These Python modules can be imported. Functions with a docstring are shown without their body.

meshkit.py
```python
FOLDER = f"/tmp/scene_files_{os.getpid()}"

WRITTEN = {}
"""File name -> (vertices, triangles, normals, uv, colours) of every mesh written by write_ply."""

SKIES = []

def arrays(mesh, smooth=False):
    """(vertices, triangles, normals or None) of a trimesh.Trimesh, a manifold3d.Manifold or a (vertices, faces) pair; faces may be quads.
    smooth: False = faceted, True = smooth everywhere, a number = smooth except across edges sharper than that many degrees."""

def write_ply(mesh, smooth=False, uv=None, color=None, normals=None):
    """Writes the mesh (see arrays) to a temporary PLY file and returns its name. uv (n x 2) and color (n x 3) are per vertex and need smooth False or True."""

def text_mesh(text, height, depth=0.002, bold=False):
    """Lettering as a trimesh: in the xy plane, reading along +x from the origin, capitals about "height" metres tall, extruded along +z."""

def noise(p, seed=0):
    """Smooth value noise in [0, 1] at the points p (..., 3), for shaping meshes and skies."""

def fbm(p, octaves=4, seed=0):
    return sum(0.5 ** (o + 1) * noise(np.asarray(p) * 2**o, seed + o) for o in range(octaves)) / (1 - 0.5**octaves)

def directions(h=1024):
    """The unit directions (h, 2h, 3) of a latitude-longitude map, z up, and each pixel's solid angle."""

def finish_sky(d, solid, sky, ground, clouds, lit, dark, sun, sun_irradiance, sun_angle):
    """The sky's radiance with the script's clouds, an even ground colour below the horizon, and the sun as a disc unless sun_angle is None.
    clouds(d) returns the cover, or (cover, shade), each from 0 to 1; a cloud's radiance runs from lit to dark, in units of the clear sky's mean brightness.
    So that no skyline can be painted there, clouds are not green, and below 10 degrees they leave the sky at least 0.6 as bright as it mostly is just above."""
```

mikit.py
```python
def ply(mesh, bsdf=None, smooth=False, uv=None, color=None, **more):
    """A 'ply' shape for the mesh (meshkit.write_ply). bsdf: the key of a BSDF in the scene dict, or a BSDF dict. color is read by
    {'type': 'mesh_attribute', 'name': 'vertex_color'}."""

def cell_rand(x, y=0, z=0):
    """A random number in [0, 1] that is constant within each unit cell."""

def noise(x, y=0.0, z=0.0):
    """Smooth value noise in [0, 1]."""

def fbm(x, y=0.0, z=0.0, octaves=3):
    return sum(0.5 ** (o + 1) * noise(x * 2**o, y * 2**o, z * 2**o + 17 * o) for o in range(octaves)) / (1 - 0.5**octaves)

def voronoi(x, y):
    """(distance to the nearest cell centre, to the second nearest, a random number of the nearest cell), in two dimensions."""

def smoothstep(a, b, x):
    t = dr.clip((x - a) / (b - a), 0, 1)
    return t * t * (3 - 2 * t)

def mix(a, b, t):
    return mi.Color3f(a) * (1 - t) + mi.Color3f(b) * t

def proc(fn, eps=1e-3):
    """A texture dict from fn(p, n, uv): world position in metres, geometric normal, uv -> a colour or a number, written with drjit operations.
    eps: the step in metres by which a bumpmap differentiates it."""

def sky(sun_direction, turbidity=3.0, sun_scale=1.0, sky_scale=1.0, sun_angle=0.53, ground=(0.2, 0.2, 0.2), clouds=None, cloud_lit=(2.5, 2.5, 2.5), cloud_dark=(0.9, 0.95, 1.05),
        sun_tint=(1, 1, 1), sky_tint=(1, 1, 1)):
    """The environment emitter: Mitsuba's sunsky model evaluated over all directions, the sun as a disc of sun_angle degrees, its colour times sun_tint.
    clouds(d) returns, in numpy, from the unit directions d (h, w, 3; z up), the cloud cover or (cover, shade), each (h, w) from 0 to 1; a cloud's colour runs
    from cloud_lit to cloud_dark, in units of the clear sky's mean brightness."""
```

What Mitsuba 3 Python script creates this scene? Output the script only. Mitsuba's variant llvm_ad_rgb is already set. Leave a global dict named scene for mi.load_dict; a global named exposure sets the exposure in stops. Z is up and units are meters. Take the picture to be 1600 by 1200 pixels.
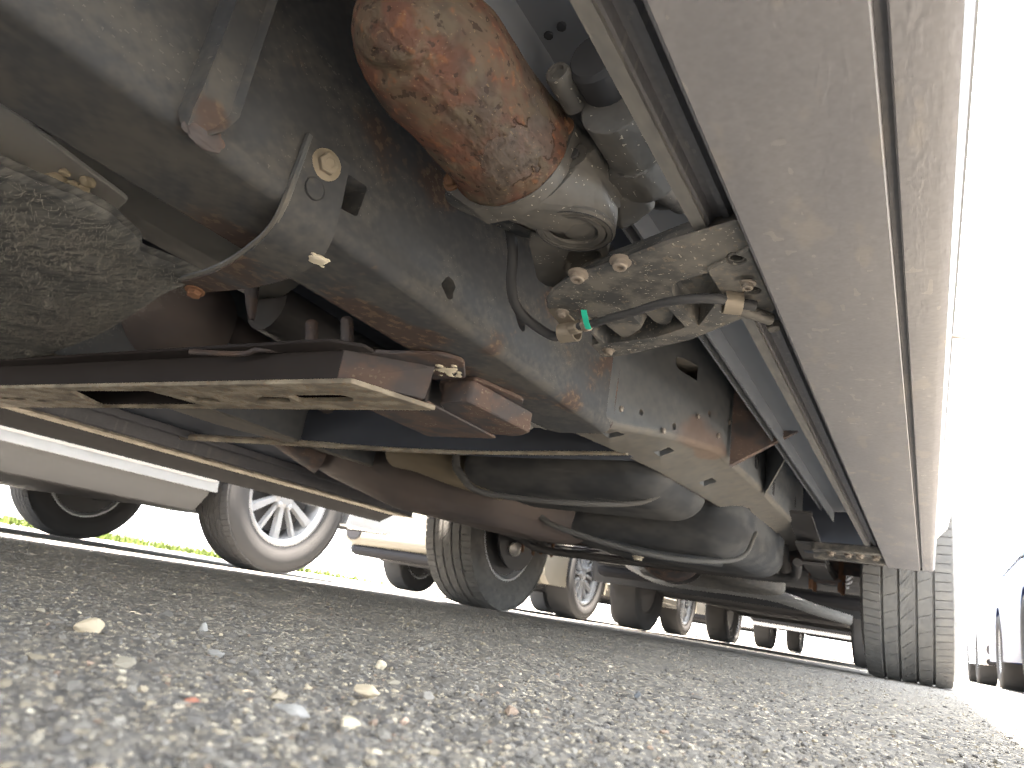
import math, random
import numpy as np, trimesh, shapely, manifold3d as m3
import shapely.geometry as sg
import drjit as dr
import mitsuba as mi
import mikit, meshkit
from mikit import proc, noise, fbm, voronoi, cell_rand, smoothstep, mix

T = mi.ScalarTransform4f
V = np.array
rng = np.random.default_rng(11)
scene, labels = {'type': 'scene'}, {}

# ------------------------------------------------------------------ camera, sky, exposure
EYE = V([0.0, 0.0, 0.045])
FWD = V([-0.51161525, 0.80992091, 0.28684134])
DOWN = V([-0.01350812, 0.32621814, -0.945198])
scene['camera'] = {'type': 'thinlens', 'fov': 73.06, 'fov_axis': 'x', 'aperture_radius': 0.0008, 'focus_distance': 0.56,
                   'near_clip': 0.01, 'far_clip': 900.0,
                   'to_world': T().look_at(origin=EYE.tolist(), target=(EYE + FWD).tolist(), up=(-DOWN).tolist())}


def rgb(*c): return {'type': 'rgb', 'value': list(c)}


def thin_cloud(d):
    n = meshkit.fbm(d * V([2.2, 2.2, 4.0]) + 5, 4, 2)
    return np.clip(0.62 + 0.9 * (n - 0.5), 0.35, 0.92)


scene['daylight'] = mikit.sky([0.025, -0.30, 0.95], turbidity=3, sun_scale=1.0, sun_angle=1.6, sun_tint=(0.96, 0.99, 1.08), clouds=thin_cloud, cloud_lit=(2.3, 2.2, 2.0), sky_tint=(1.05, 1.0, 0.95))
exposure = 5.85


def ground_z(x, y):
    x, y = np.asarray(x, float), np.asarray(y, float)
    return -0.011 * 30 * np.tanh(y / 30) + 0.006 * 20 * np.tanh(x / 20)


# ------------------------------------------------------------------ materials


def plain(key, c, rough=0.6, metallic=0.0, spec=0.4, **k):
    scene[key] = {'type': 'twosided', 'bsdf': {'type': 'principled', 'base_color': rgb(*c), 'roughness': rough, 'metallic': metallic, 'specular': spec, **k}}


def textured(key, fn, rough=0.7, metallic=0.0, spec=0.35, bump=None, bscale=1.0, eps=0.0008, **k):
    b = {'type': 'principled', 'base_color': proc(fn), 'roughness': rough, 'metallic': metallic, 'specular': spec, **k}
    if bump is not None:
        b = {'type': 'bumpmap', 'arbitrary': proc(bump, eps=eps), 'scale': bscale, 'bsdf': b}
    scene[key] = {'type': 'twosided', 'bsdf': b}


def rail_col(p, n, uv):
    a = fbm(p.x * 22 + 3, p.y * 22, p.z * 22, 4)
    b = fbm(p.x * 140, p.y * 140, p.z * 140, 3)
    c = fbm(p.x * 9 + 40, p.y * 9, p.z * 9 + 7, 4)
    low = smoothstep(0.41, 0.325, p.z)
    down = smoothstep(0.2, -0.7, n.z)
    col = mix(mi.Color3f(0.060, 0.067, 0.078), mi.Color3f(0.077, 0.083, 0.090), b)
    dust = smoothstep(0.46, 0.80, a * 0.7 + b * 0.3 + 0.10 * low + 0.02 * down)
    col = mix(col, mi.Color3f(0.12, 0.116, 0.106), dust * 0.55)
    foot = dr.exp(-(dr.square((p.y - 0.236) / 0.022) + dr.square((p.z - 0.337) / 0.016)))
    joint = dr.exp(-dr.square((p.y - 0.60) / 0.16)) * smoothstep(-0.47, -0.54, p.x)
    rust = smoothstep(0.60, 0.74, c + 0.10 * (b - 0.5) + 0.03 * down + 0.40 * foot + 0.12 * joint)
    col = mix(col, mix(mi.Color3f(0.085, 0.058, 0.05), mi.Color3f(0.15, 0.105, 0.07), smoothstep(0.5, 0.7, b)), rust * 0.75)
    fleck = smoothstep(0.86, 0.9, noise(p.x * 420, p.y * 420, p.z * 420)) * smoothstep(0.52, 0.62, a)
    return mix(col, mi.Color3f(0.20, 0.19, 0.17), fleck * 0.35)


def rail_bump(p, n, uv): return fbm(p.x * 260, p.y * 260, p.z * 260, 3) * 0.0009 + fbm(p.x * 60, p.y * 60, p.z * 60, 2) * 0.0012


textured('rail_paint', rail_col, 0.82, spec=0.18, bump=rail_bump)


def rail_far_col(p, n, uv):
    b = fbm(p.x * 60, p.y * 60, p.z * 60, 3)
    c = fbm(p.x * 13 + 9, p.y * 5, p.z * 13, 3)
    down = smoothstep(0.1, -0.5, n.z)
    col = mix(mi.Color3f(0.082, 0.094, 0.110), mi.Color3f(0.125, 0.134, 0.142), b)
    col = mix(col, mi.Color3f(0.175, 0.162, 0.138), down * (0.35 + 0.5 * b))
    return mix(col, mi.Color3f(0.19, 0.10, 0.06), smoothstep(0.68, 0.80, c) * 0.35)


textured('rail_dusty', rail_far_col, 0.82, spec=0.18, bump=rail_bump)


def rust_dark(p, n, uv):
    a = fbm(p.x * 35, p.y * 35, p.z * 35, 4)
    b = fbm(p.x * 230, p.y * 230, p.z * 230, 2)
    col = mix(mi.Color3f(0.078, 0.074, 0.080), mi.Color3f(0.118, 0.086, 0.076), smoothstep(0.35, 0.65, a))
    return mix(col, mi.Color3f(0.24, 0.19, 0.14), smoothstep(0.62, 0.8, b * 0.6 + a * 0.4) * 0.7)


textured('rust_dark', rust_dark, 0.75, bump=rail_bump)


def motor_col(p, n, uv):
    a = fbm(p.x * 42, p.y * 42, p.z * 42, 4)
    b = fbm(p.x * 170 + 5, p.y * 170, p.z * 170, 3)
    c = fbm(p.x * 70 + 31, p.y * 70, p.z * 70 + 3, 3)
    col = mix(mi.Color3f(0.125, 0.092, 0.078), mi.Color3f(0.185, 0.090, 0.068), smoothstep(0.36, 0.64, a))
    col = mix(col, mi.Color3f(0.19, 0.155, 0.115), smoothstep(0.44, 0.66, c) * 0.6)
    col = mix(col, mi.Color3f(0.30, 0.13, 0.065), smoothstep(0.58, 0.74, b * 0.6 + a * 0.4) * 0.7)
    col = mix(col, mi.Color3f(0.07, 0.045, 0.04), smoothstep(0.36, 0.26, b) * 0.8)
    # the spot near the flange where the rust scale has come off
    d = dr.sqrt(dr.square((p.y - 0.360) / 0.024) + dr.square((p.x + 0.256) / 0.021)) + (c - 0.5) * 1.3 + (b - 0.5) * 0.6
    bare = smoothstep(1.0, 0.93, d)
    col = mix(col, mi.Color3f(0.185, 0.155, 0.145) * (0.45 + 0.9 * b), bare * 0.6)
    rim = smoothstep(0.09, 0.0, dr.abs(d - 1.0))
    col = mix(col, mi.Color3f(0.06, 0.035, 0.03), rim * 0.75 * smoothstep(0.45, 0.55, a))
    return mix(col, mi.Color3f(0.36, 0.26, 0.16), smoothstep(0.84, 0.88, noise(p.x * 520, p.y * 520, p.z * 520)) * 0.4) * mi.Color3f(0.52, 0.54, 0.53)


def motor_bump(p, n, uv):
    b = fbm(p.x * 170 + 5, p.y * 170, p.z * 170, 3)
    c = fbm(p.x * 70 + 31, p.y * 70, p.z * 70 + 3, 3)
    d = dr.sqrt(dr.square((p.y - 0.360) / 0.024) + dr.square((p.x + 0.256) / 0.021)) + (c - 0.5) * 1.3 + (b - 0.5) * 0.6
    return b * 0.0034 + c * 0.0014 + fbm(p.x * 420, p.y * 420, p.z * 420, 2) * 0.0008 - smoothstep(1.04, 0.96, d) * 0.0012


textured('motor_rust', motor_col, 0.8, spec=0.25, bump=motor_bump)


def alu_col(p, n, uv):
    a = fbm(p.x * 55, p.y * 55, p.z * 55, 4)
    b = fbm(p.x * 260, p.y * 260, p.z * 260, 3)
    col = mix(mi.Color3f(0.056, 0.058, 0.060), mi.Color3f(0.118, 0.114, 0.106), a)
    col = mix(col, mi.Color3f(0.085, 0.088, 0.09), smoothstep(0.52, 0.72, b) * 0.4)
    return mix(col, mi.Color3f(0.5, 0.47, 0.4), smoothstep(0.86, 0.90, noise(p.x * 420 + 3, p.y * 420, p.z * 420)) * 0.4)


def alu_bump(p, n, uv): return fbm(p.x * 420, p.y * 420, p.z * 420, 3) * 0.0006 + fbm(p.x * 90, p.y * 90, p.z * 90, 2) * 0.0004


textured('cast_alloy', alu_col, 0.55, metallic=0.0, spec=0.5, bump=alu_bump)


def bracket_col(p, n, uv):
    a = fbm(p.x * 48 + 8, p.y * 48, p.z * 48, 4)
    b = fbm(p.x * 240, p.y * 240, p.z * 240, 3)
    col = mix(mi.Color3f(0.052, 0.057, 0.063), mi.Color3f(0.132, 0.130, 0.123), smoothstep(0.38, 0.66, a))
    wear = smoothstep(-0.22, -0.12, p.x)
    col = mix(col, mi.Color3f(0.19, 0.188, 0.182), wear * (0.25 + 0.5 * b))
    col = mix(col, mi.Color3f(0.26, 0.21, 0.15), smoothstep(0.64, 0.76, b) * 0.35)
    return mix(col, mi.Color3f(0.45, 0.43, 0.38), smoothstep(0.88, 0.91, noise(p.x * 400, p.y * 400, p.z * 400)) * 0.5)


textured('cast_bracket', bracket_col, 0.55, spec=0.5, bump=alu_bump)


def board_col(p, n, uv):
    a = fbm(p.x * 30, p.y * 8, p.z * 20, 4)
    b = fbm(p.x * 300, p.y * 300, p.z * 300, 2)
    col = mix(mi.Color3f(0.126, 0.132, 0.152), mi.Color3f(0.168, 0.172, 0.186), a)
    col = col * (0.88 + 0.24 * b)
    mud = smoothstep(0.60, 0.76, fbm(p.x * 60 + 7, p.y * 26, p.z * 10, 4))
    col = mix(col, mi.Color3f(0.27, 0.245, 0.20), mud * 0.18)
    fl = smoothstep(0.86, 0.89, noise(p.x * 190, p.y * 110, 3.0)) * smoothstep(0.45, 0.6, a)
    return mix(col, mi.Color3f(0.45, 0.43, 0.38), fl * 0.12)


def board_bump(p, n, uv): return fbm(p.x * 500, p.y * 500, p.z * 500, 2) * 0.0004


textured('board_plastic', board_col, 0.5, spec=0.45, bump=board_bump)


def strip_col(p, n, uv):
    b = fbm(p.x * 200, p.y * 60, p.z * 200, 3)
    return mix(mi.Color3f(0.115, 0.12, 0.13), mi.Color3f(0.21, 0.21, 0.20), b)


textured('strip_alloy', strip_col, 0.5, spec=0.5)


def tan_col(p, n, uv):
    a = fbm(p.x * 30, p.y * 60, p.z * 40, 4)
    b = fbm(p.x * 160, p.y * 160, p.z * 160, 3)
    col = mix(mi.Color3f(0.22, 0.20, 0.17), mi.Color3f(0.40, 0.365, 0.30), smoothstep(0.3, 0.7, a))
    return mix(col, mi.Color3f(0.30, 0.22, 0.15), smoothstep(0.58, 0.74, b) * 0.6)


textured('dust_tan', tan_col, 0.85, spec=0.2)


def tank_col(p, n, uv):
    a = fbm(p.x * 12, p.y * 12, p.z * 20, 4)
    return mix(mi.Color3f(0.050, 0.055, 0.062), mi.Color3f(0.085, 0.088, 0.090), smoothstep(0.3, 0.75, a))


textured('tank_plastic', tank_col, 0.8, spec=0.15)
plain('strap_grey', (0.095, 0.096, 0.095), 0.8)


def muffler_col(p, n, uv):
    a = fbm(p.x * 10, p.y * 10, p.z * 14, 4)
    return mix(mi.Color3f(0.085, 0.080, 0.084), mi.Color3f(0.135, 0.108, 0.096), a)


textured('muffler_brown', muffler_col, 0.7)


def felt_col(p, n, uv):
    a = fbm((p.x + p.y * .4) * 50, (p.y - p.x * .4) * 260, p.z * 70, 3)
    return mix(mi.Color3f(0.085, 0.092, 0.098), mi.Color3f(0.19, 0.195, 0.19), smoothstep(0.3, 0.7, a))


textured('felt_black', felt_col, 0.95, spec=0.1, bump=lambda p, n, uv: fbm(p.x * 300, p.y * 300, p.z * 300, 3) * 0.003)


def tyre_col(p, n, uv):
    a = fbm(p.x * 40, p.y * 40, p.z * 40, 3)
    return mix(mi.Color3f(0.085, 0.086, 0.088), mi.Color3f(0.145, 0.142, 0.132), a)


textured('tyre_rubber', tyre_col, 0.8, spec=0.25)


plain('tyre_far', (0.055, 0.055, 0.056), 0.85, spec=0.15)


def asphalt_col(p, n, uv):
    d1, d2, w = voronoi(p.x * 260, p.y * 260)
    e1, e2, w2 = voronoi(p.x * 420 + 7, p.y * 420)
    a = fbm(p.x * 6, p.y * 6, 0.0, 4)
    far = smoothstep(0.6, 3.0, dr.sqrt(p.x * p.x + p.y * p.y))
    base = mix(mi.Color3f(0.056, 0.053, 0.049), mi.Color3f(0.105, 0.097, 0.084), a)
    st = mix(mi.Color3f(0.062, 0.060, 0.057), mi.Color3f(0.19, 0.17, 0.135), w)
    st = mix(st, mi.Color3f(0.42, 0.37, 0.28), smoothstep(0.9, 0.95, w2))
    col = mix(base, st, smoothstep(0.02, 0.22, d2 - d1) * 0.75)
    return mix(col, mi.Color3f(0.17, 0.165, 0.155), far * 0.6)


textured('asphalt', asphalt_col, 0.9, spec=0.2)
scene['gravel_mix'] = {'type': 'twosided', 'bsdf': {'type': 'principled', 'base_color': {'type': 'mesh_attribute', 'name': 'vertex_color'}, 'roughness': 0.85, 'specular': 0.25}}
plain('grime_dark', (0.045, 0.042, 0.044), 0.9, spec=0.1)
plain('pipe_tan', (0.21, 0.18, 0.13), 0.8)
plain('cladding_grey', (0.085, 0.088, 0.092), 0.7)
plain('fibre', (0.42, 0.41, 0.38), 0.8)
plain('floor_black', (0.062, 0.072, 0.092), 0.85, spec=0.15)
plain('shield_grey', (0.26, 0.26, 0.25), 0.6)
plain('shield_pale', (0.44, 0.445, 0.44), 0.7)
plain('rocker_grey', (0.17, 0.185, 0.205), 0.5)
plain('rubber_black', (0.045, 0.048, 0.054), 0.6)
plain('bolt_zinc', (0.25, 0.225, 0.20), 0.5, 0.3)
plain('bolt_dirty', (0.27, 0.24, 0.19), 0.7, 0.1)
plain('bolt_rusty', (0.16, 0.085, 0.05), 0.85)
plain('clamp_zinc', (0.24, 0.215, 0.18), 0.45, 0.3)
plain('bright_steel', (0.62, 0.60, 0.56), 0.35, 0.6)
plain('tag_green', (0.02, 0.42, 0.30), 0.6)
plain('splat', (0.62, 0.58, 0.48), 0.9)
plain('white_paint', (0.80, 0.80, 0.80), 0.25, clearcoat=0.6)
plain('silver_paint', (0.36, 0.375, 0.385), 0.30, 0.3, clearcoat=0.6)
plain('champagne_paint', (0.17, 0.158, 0.13), 0.30, 0.2, clearcoat=0.6)
plain('blue_paint', (0.005, 0.016, 0.07), 0.35, 0.0, 0.2)
plain('grey_paint', (0.022, 0.023, 0.025), 0.4, 0.0, 0.3)
plain('alloy_rim', (0.38, 0.39, 0.40), 0.35, 0.4)
plain('steel_dark', (0.06, 0.06, 0.062), 0.6, 0.0)
plain('window_glass', (0.03, 0.04, 0.045), 0.08, 0.0, 0.8)
plain('lamp_clear', (0.75, 0.76, 0.76), 0.12, 0.2, 0.8)
plain('lamp_red', (0.45, 0.02, 0.02), 0.2)
plain('trim_black', (0.016, 0.016, 0.018), 0.7, spec=0.15)
plain('grass_blade', (0.045, 0.062, 0.014), 0.9, spec=0.1)
plain('wall_cream', (0.72, 0.70, 0.64), 0.9)
plain('stone_cream', (0.38, 0.335, 0.25), 0.9)

# ------------------------------------------------------------------ mesh helpers
USED = {}


def numbered(name):
    n = USED.get(name, -1) + 1
    USED[name] = n
    return name if n == 0 else f'{name}_{n:03d}'


def put(key, mesh, bsdf, smooth=30, color=None, to_world=None):
    k = numbered(key)
    scene[k] = mikit.ply(mesh, bsdf, smooth=smooth, **({'color': color} if color is not None else {}))
    if to_world is not None:
        scene[k]['to_world'] = to_world
    return k


def join(*ms): return trimesh.util.concatenate([tm(m) for m in ms])


def tm(m):
    if hasattr(m, 'to_mesh'):
        q = m.to_mesh()
        return trimesh.Trimesh(q.vert_properties[:, :3], q.tri_verts, process=False)
    return m


def mf(m):
    if hasattr(m, 'to_mesh'):
        return m
    m = trimesh.Trimesh(m.vertices, m.faces, process=True)
    return m3.Manifold(m3.Mesh(np.ascontiguousarray(m.vertices, np.float32), np.ascontiguousarray(m.faces, np.uint32)))


def loft(sections, caps=True):
    S = V(sections, float)
    k, n = S.shape[:2]
    i, j = np.meshgrid(np.arange(k - 1), np.arange(n), indexing='ij')
    a, b = i * n + j, i * n + (j + 1) % n
    f = np.concatenate([np.stack([a, b, b + n], -1).reshape(-1, 3), np.stack([a, b + n, a + n], -1).reshape(-1, 3)])
    v = S.reshape(-1, 3)
    if caps:
        for s, rev in ((0, True), (k - 1, False)):
            pts = S[s]
            c = pts.mean(0)
            nn = sum(np.cross(pts[q] - c, pts[(q + 1) % n] - c) for q in range(n))
            nn /= np.linalg.norm(nn) + 1e-12
            u = np.cross(nn, [0.31, 0.2, 0.92]); u /= np.linalg.norm(u)
            w = np.cross(nn, u)
            p2 = np.stack([(pts - c) @ u, (pts - c) @ w], 1)
            t = m3.triangulate([p2])
            t = np.asarray(t)
            f = np.concatenate([f, (t[:, ::-1] if rev else t) + s * n])
    out = trimesh.Trimesh(v, f, process=False)
    if out.volume < 0:
        out.invert()
    return out


def extr(profile, y0, y1, bevel=0.0):
    """A profile in the XZ plane run along Y."""
    P = V(profile, float)
    if bevel:
        q = inset(P, bevel)
        secs = [(y0, q), (y0 + bevel, P), (y1 - bevel, P), (y1, q)]
    else:
        secs = [(y0, P), (y1, P)]
    return loft([[(x, y, z) for x, z in pr] for y, pr in secs])


def inset(P, b):
    P = V(P, float)
    area = 0.5 * np.sum(P[:, 0] * np.roll(P[:, 1], -1) - np.roll(P[:, 0], -1) * P[:, 1])
    s = 1 if area > 0 else -1
    e1 = P - np.roll(P, 1, 0); e2 = np.roll(P, -1, 0) - P
    e1 /= np.linalg.norm(e1, axis=1, keepdims=True) + 1e-12
    e2 /= np.linalg.norm(e2, axis=1, keepdims=True) + 1e-12
    n1 = s * np.stack([-e1[:, 1], e1[:, 0]], 1); n2 = s * np.stack([-e2[:, 1], e2[:, 0]], 1)
    d = n1 + n2
    return P + b * d / np.maximum(0.5, (1 + (n1 * n2).sum(1)))[:, None]


def rounded(P, r, n=5):
    """Corners of a polygon rounded with radius about r."""
    P = V(P, float); out = []
    for i in range(len(P)):
        a, b, c = P[i - 1], P[i], P[(i + 1) % len(P)]
        da, dc = np.linalg.norm(a - b), np.linalg.norm(c - b)
        q = min(r, 0.45 * da, 0.45 * dc)
        p0, p1 = b + (a - b) / da * q, b + (c - b) / dc * q
        for t in np.linspace(0, 1, n):
            out.append((1 - t) ** 2 * p0 + 2 * t * (1 - t) * b + t * t * p1)
    return V(out)


def slab(P, h0, h1, b=0.001, o=(0, 0, 0), u=(1, 0, 0), v=(0, 1, 0)):
    """A polygon in the plane o + a*u + b*v, thick from h0 to h1 along u x v, all edges chamfered by b."""
    P = V(P, float); o, u, v = V(o, float), V(u, float), V(v, float)
    u /= np.linalg.norm(u); v = v - u * (u @ v); v /= np.linalg.norm(v); w = np.cross(u, v)
    q = inset(P, b)
    return loft([[o + a * u + c * v + h * w for a, c in pr] for h, pr in ((h0, q), (h0 + b, P), (h1 - b, P), (h1, q))])


def box(c, s, b=0.002):
    c, s = V(c, float), V(s, float)
    x, y = s[0] / 2, s[1] / 2
    return slab([(-x, -y), (x, -y), (x, y), (-x, y)], -s[2] / 2, s[2] / 2, min(b, 0.4 * min(s)), o=c)


def frame(d):
    d = V(d, float) / np.linalg.norm(d)
    a = V([0, 0, 1.0]) if abs(d[2]) < 0.9 else V([1.0, 0, 0])
    u = np.cross(a, d); u /= np.linalg.norm(u)
    return u, np.cross(d, u), d


def lathe(prof, o, d, n=32, caps=True):
    """profile [(r, h)] turned about the axis through o along d."""
    u, v, w = frame(d)
    t = np.linspace(0, 2 * np.pi, n, endpoint=False)
    return loft([[V(o) + max(r, 1e-5) * (math.cos(a) * u + math.sin(a) * v) + h * w for a in t] for r, h in prof], caps)


def catmull(P, m=8):
    P = V(P, float); Q = np.vstack([2 * P[0] - P[1], P, 2 * P[-1] - P[-2]]); out = []
    for i in range(1, len(Q) - 2):
        for t in np.linspace(0, 1, m, endpoint=False):
            a, b, c, d = Q[i - 1:i + 3]
            out.append(0.5 * (2 * b + (c - a) * t + (2 * a - 5 * b + 4 * c - d) * t * t + (3 * b - a - 3 * c + d) * t ** 3))
    return V(out + [P[-1]])


def tube(path, r, n=12, smooth=8):
    P = catmull(path, smooth) if smooth else V(path, float)
    R = np.broadcast_to(r, len(P)) if np.ndim(r) == 0 else np.interp(np.linspace(0, 1, len(P)), np.linspace(0, 1, len(r)), r)
    d = np.gradient(P, axis=0); d /= np.linalg.norm(d, axis=1, keepdims=True)
    u = frame(d[0])[0]; secs = []
    for p, dd, rr in zip(P, d, R):
        u = u - dd * (u @ dd); u /= np.linalg.norm(u); v = np.cross(dd, u)
        secs.append([p + rr * (math.cos(a) * u + math.sin(a) * v) for a in np.linspace(0, 2 * np.pi, n, endpoint=False)])
    return loft(secs)


def ribbon(path, side, w, t):
    """A bent strap: path, the direction of its width, width and thickness."""
    P = V(path, float); s = V(side, float); s /= np.linalg.norm(s)
    d = np.gradient(P, axis=0); d /= np.linalg.norm(d, axis=1, keepdims=True)
    W = np.broadcast_to(w, len(P)) if np.ndim(w) == 0 else np.interp(np.linspace(0, 1, len(P)), np.linspace(0, 1, len(w)), w)
    return loft([[p - s * ww / 2 - n * t / 2, p + s * ww / 2 - n * t / 2, p + s * ww / 2 + n * t / 2, p - s * ww / 2 + n * t / 2]
                 for p, n, ww in zip(P, np.cross(d, s), W)])


def hexbolt(o, d, r, flange=1.35, h=0.8):
    u, v, w = frame(d); o = V(o, float)
    base = lathe([(0, 0), (r * flange, 0), (r * flange, r * 0.18), (r * 1.02, r * 0.3), (0, r * 0.3)], o, d, 20)
    hx = lathe([(0, r * 0.25), (r, r * 0.25), (r, r * h), (r * 0.86, r * (h + 0.12)), (r * 0.5, r * (h + 0.12)), (r * 0.42, r * (h + 0.04)), (0, r * (h + 0.04))], o, d, 6)
    return join(base, hx)


def socketbolt(o, d, r):
    return lathe([(0, 0), (r * 1.5, 0), (r * 1.5, r * .25), (r, r * .4), (r, r * 1.1), (r * .85, r * 1.3), (r * .5, r * 1.3), (r * .5, r * .8), (0, r * .8)], o, d, 18)


def hullm(*ms): return m3.Manifold.batch_hull([mf(m) for m in ms])


def soften(m, length, it=6):
    m = tm(mf(m).refine_to_length(length))
    m = trimesh.Trimesh(m.vertices, m.faces, process=True)
    trimesh.smoothing.filter_taubin(m, iterations=it)
    return m


def blob(o, r, seed, sub=2, squash=(1, 1, 1), rough=0.25, freq=1.7):
    m = trimesh.creation.icosphere(subdivisions=sub)
    v = m.vertices
    k = 1 + rough * (meshkit.fbm(v * freq + seed * 7.3 + 20, 3, seed) - 0.5) * 2
    m.vertices = v * k[:, None] * V(squash) * r + V(o)
    return m


# ------------------------------------------------------------------ ground
def polar_ground():
    az = np.radians(np.concatenate([np.linspace(-82, 16, 520), np.linspace(16, 278, 90)[1:-1]]))
    r = np.concatenate([np.geomspace(0.05, 5.0, 440), np.geomspace(5.0, 400, 70)[1:]])
    A, Rr = np.meshgrid(az, r)
    x, y = Rr * np.sin(A), Rr * np.cos(A)
    z = ground_z(x, y)
    P = np.stack([x, y, 0 * x], -1)
    near = np.exp(-(Rr / 3.0) ** 2)
    z += near * ((meshkit.fbm(P * 14, 3, 3) - 0.5) * 0.006 + (meshkit.fbm(P * 120, 2, 5) - 0.5) * 0.0035 + (meshkit.noise(P * 380, 9) - 0.5) * 0.0016 * np.exp(-(Rr / 0.8) ** 2))
    v = np.stack([x, y, z], -1).reshape(-1, 3)
    n, k = len(az), len(r)
    i, j = np.meshgrid(np.arange(k - 1), np.arange(n), indexing='ij')
    a, b = i * n + j, i * n + (j + 1) % n
    f = np.concatenate([np.stack([a, a + n, b + n], -1).reshape(-1, 3), np.stack([a, b + n, b], -1).reshape(-1, 3)])
    c = len(v)
    v = np.vstack([v, [0, 0, float(ground_z(0, 0))]])
    ring = np.arange(n)
    f = np.vstack([f, np.stack([np.full(n, c), ring, np.roll(ring, -1)], 1)])
    m = trimesh.Trimesh(v, f, process=False)
    if m.face_normals[:, 2].mean() < 0:
        m.invert()
    return m


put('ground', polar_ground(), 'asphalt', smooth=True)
labels['ground'] = {'label': 'worn asphalt of the car park with loose grit in its surface', 'kind': 'structure'}

PAL = V([[.22, .19, .14], [.33, .285, .21], [.15, .14, .122], [.105, .098, .088], [.18, .168, .145], [.12, .112, .10], [.21, .19, .15], [.085, .08, .074], [.18, .135, .10], [.36, .33, .26]])


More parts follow.
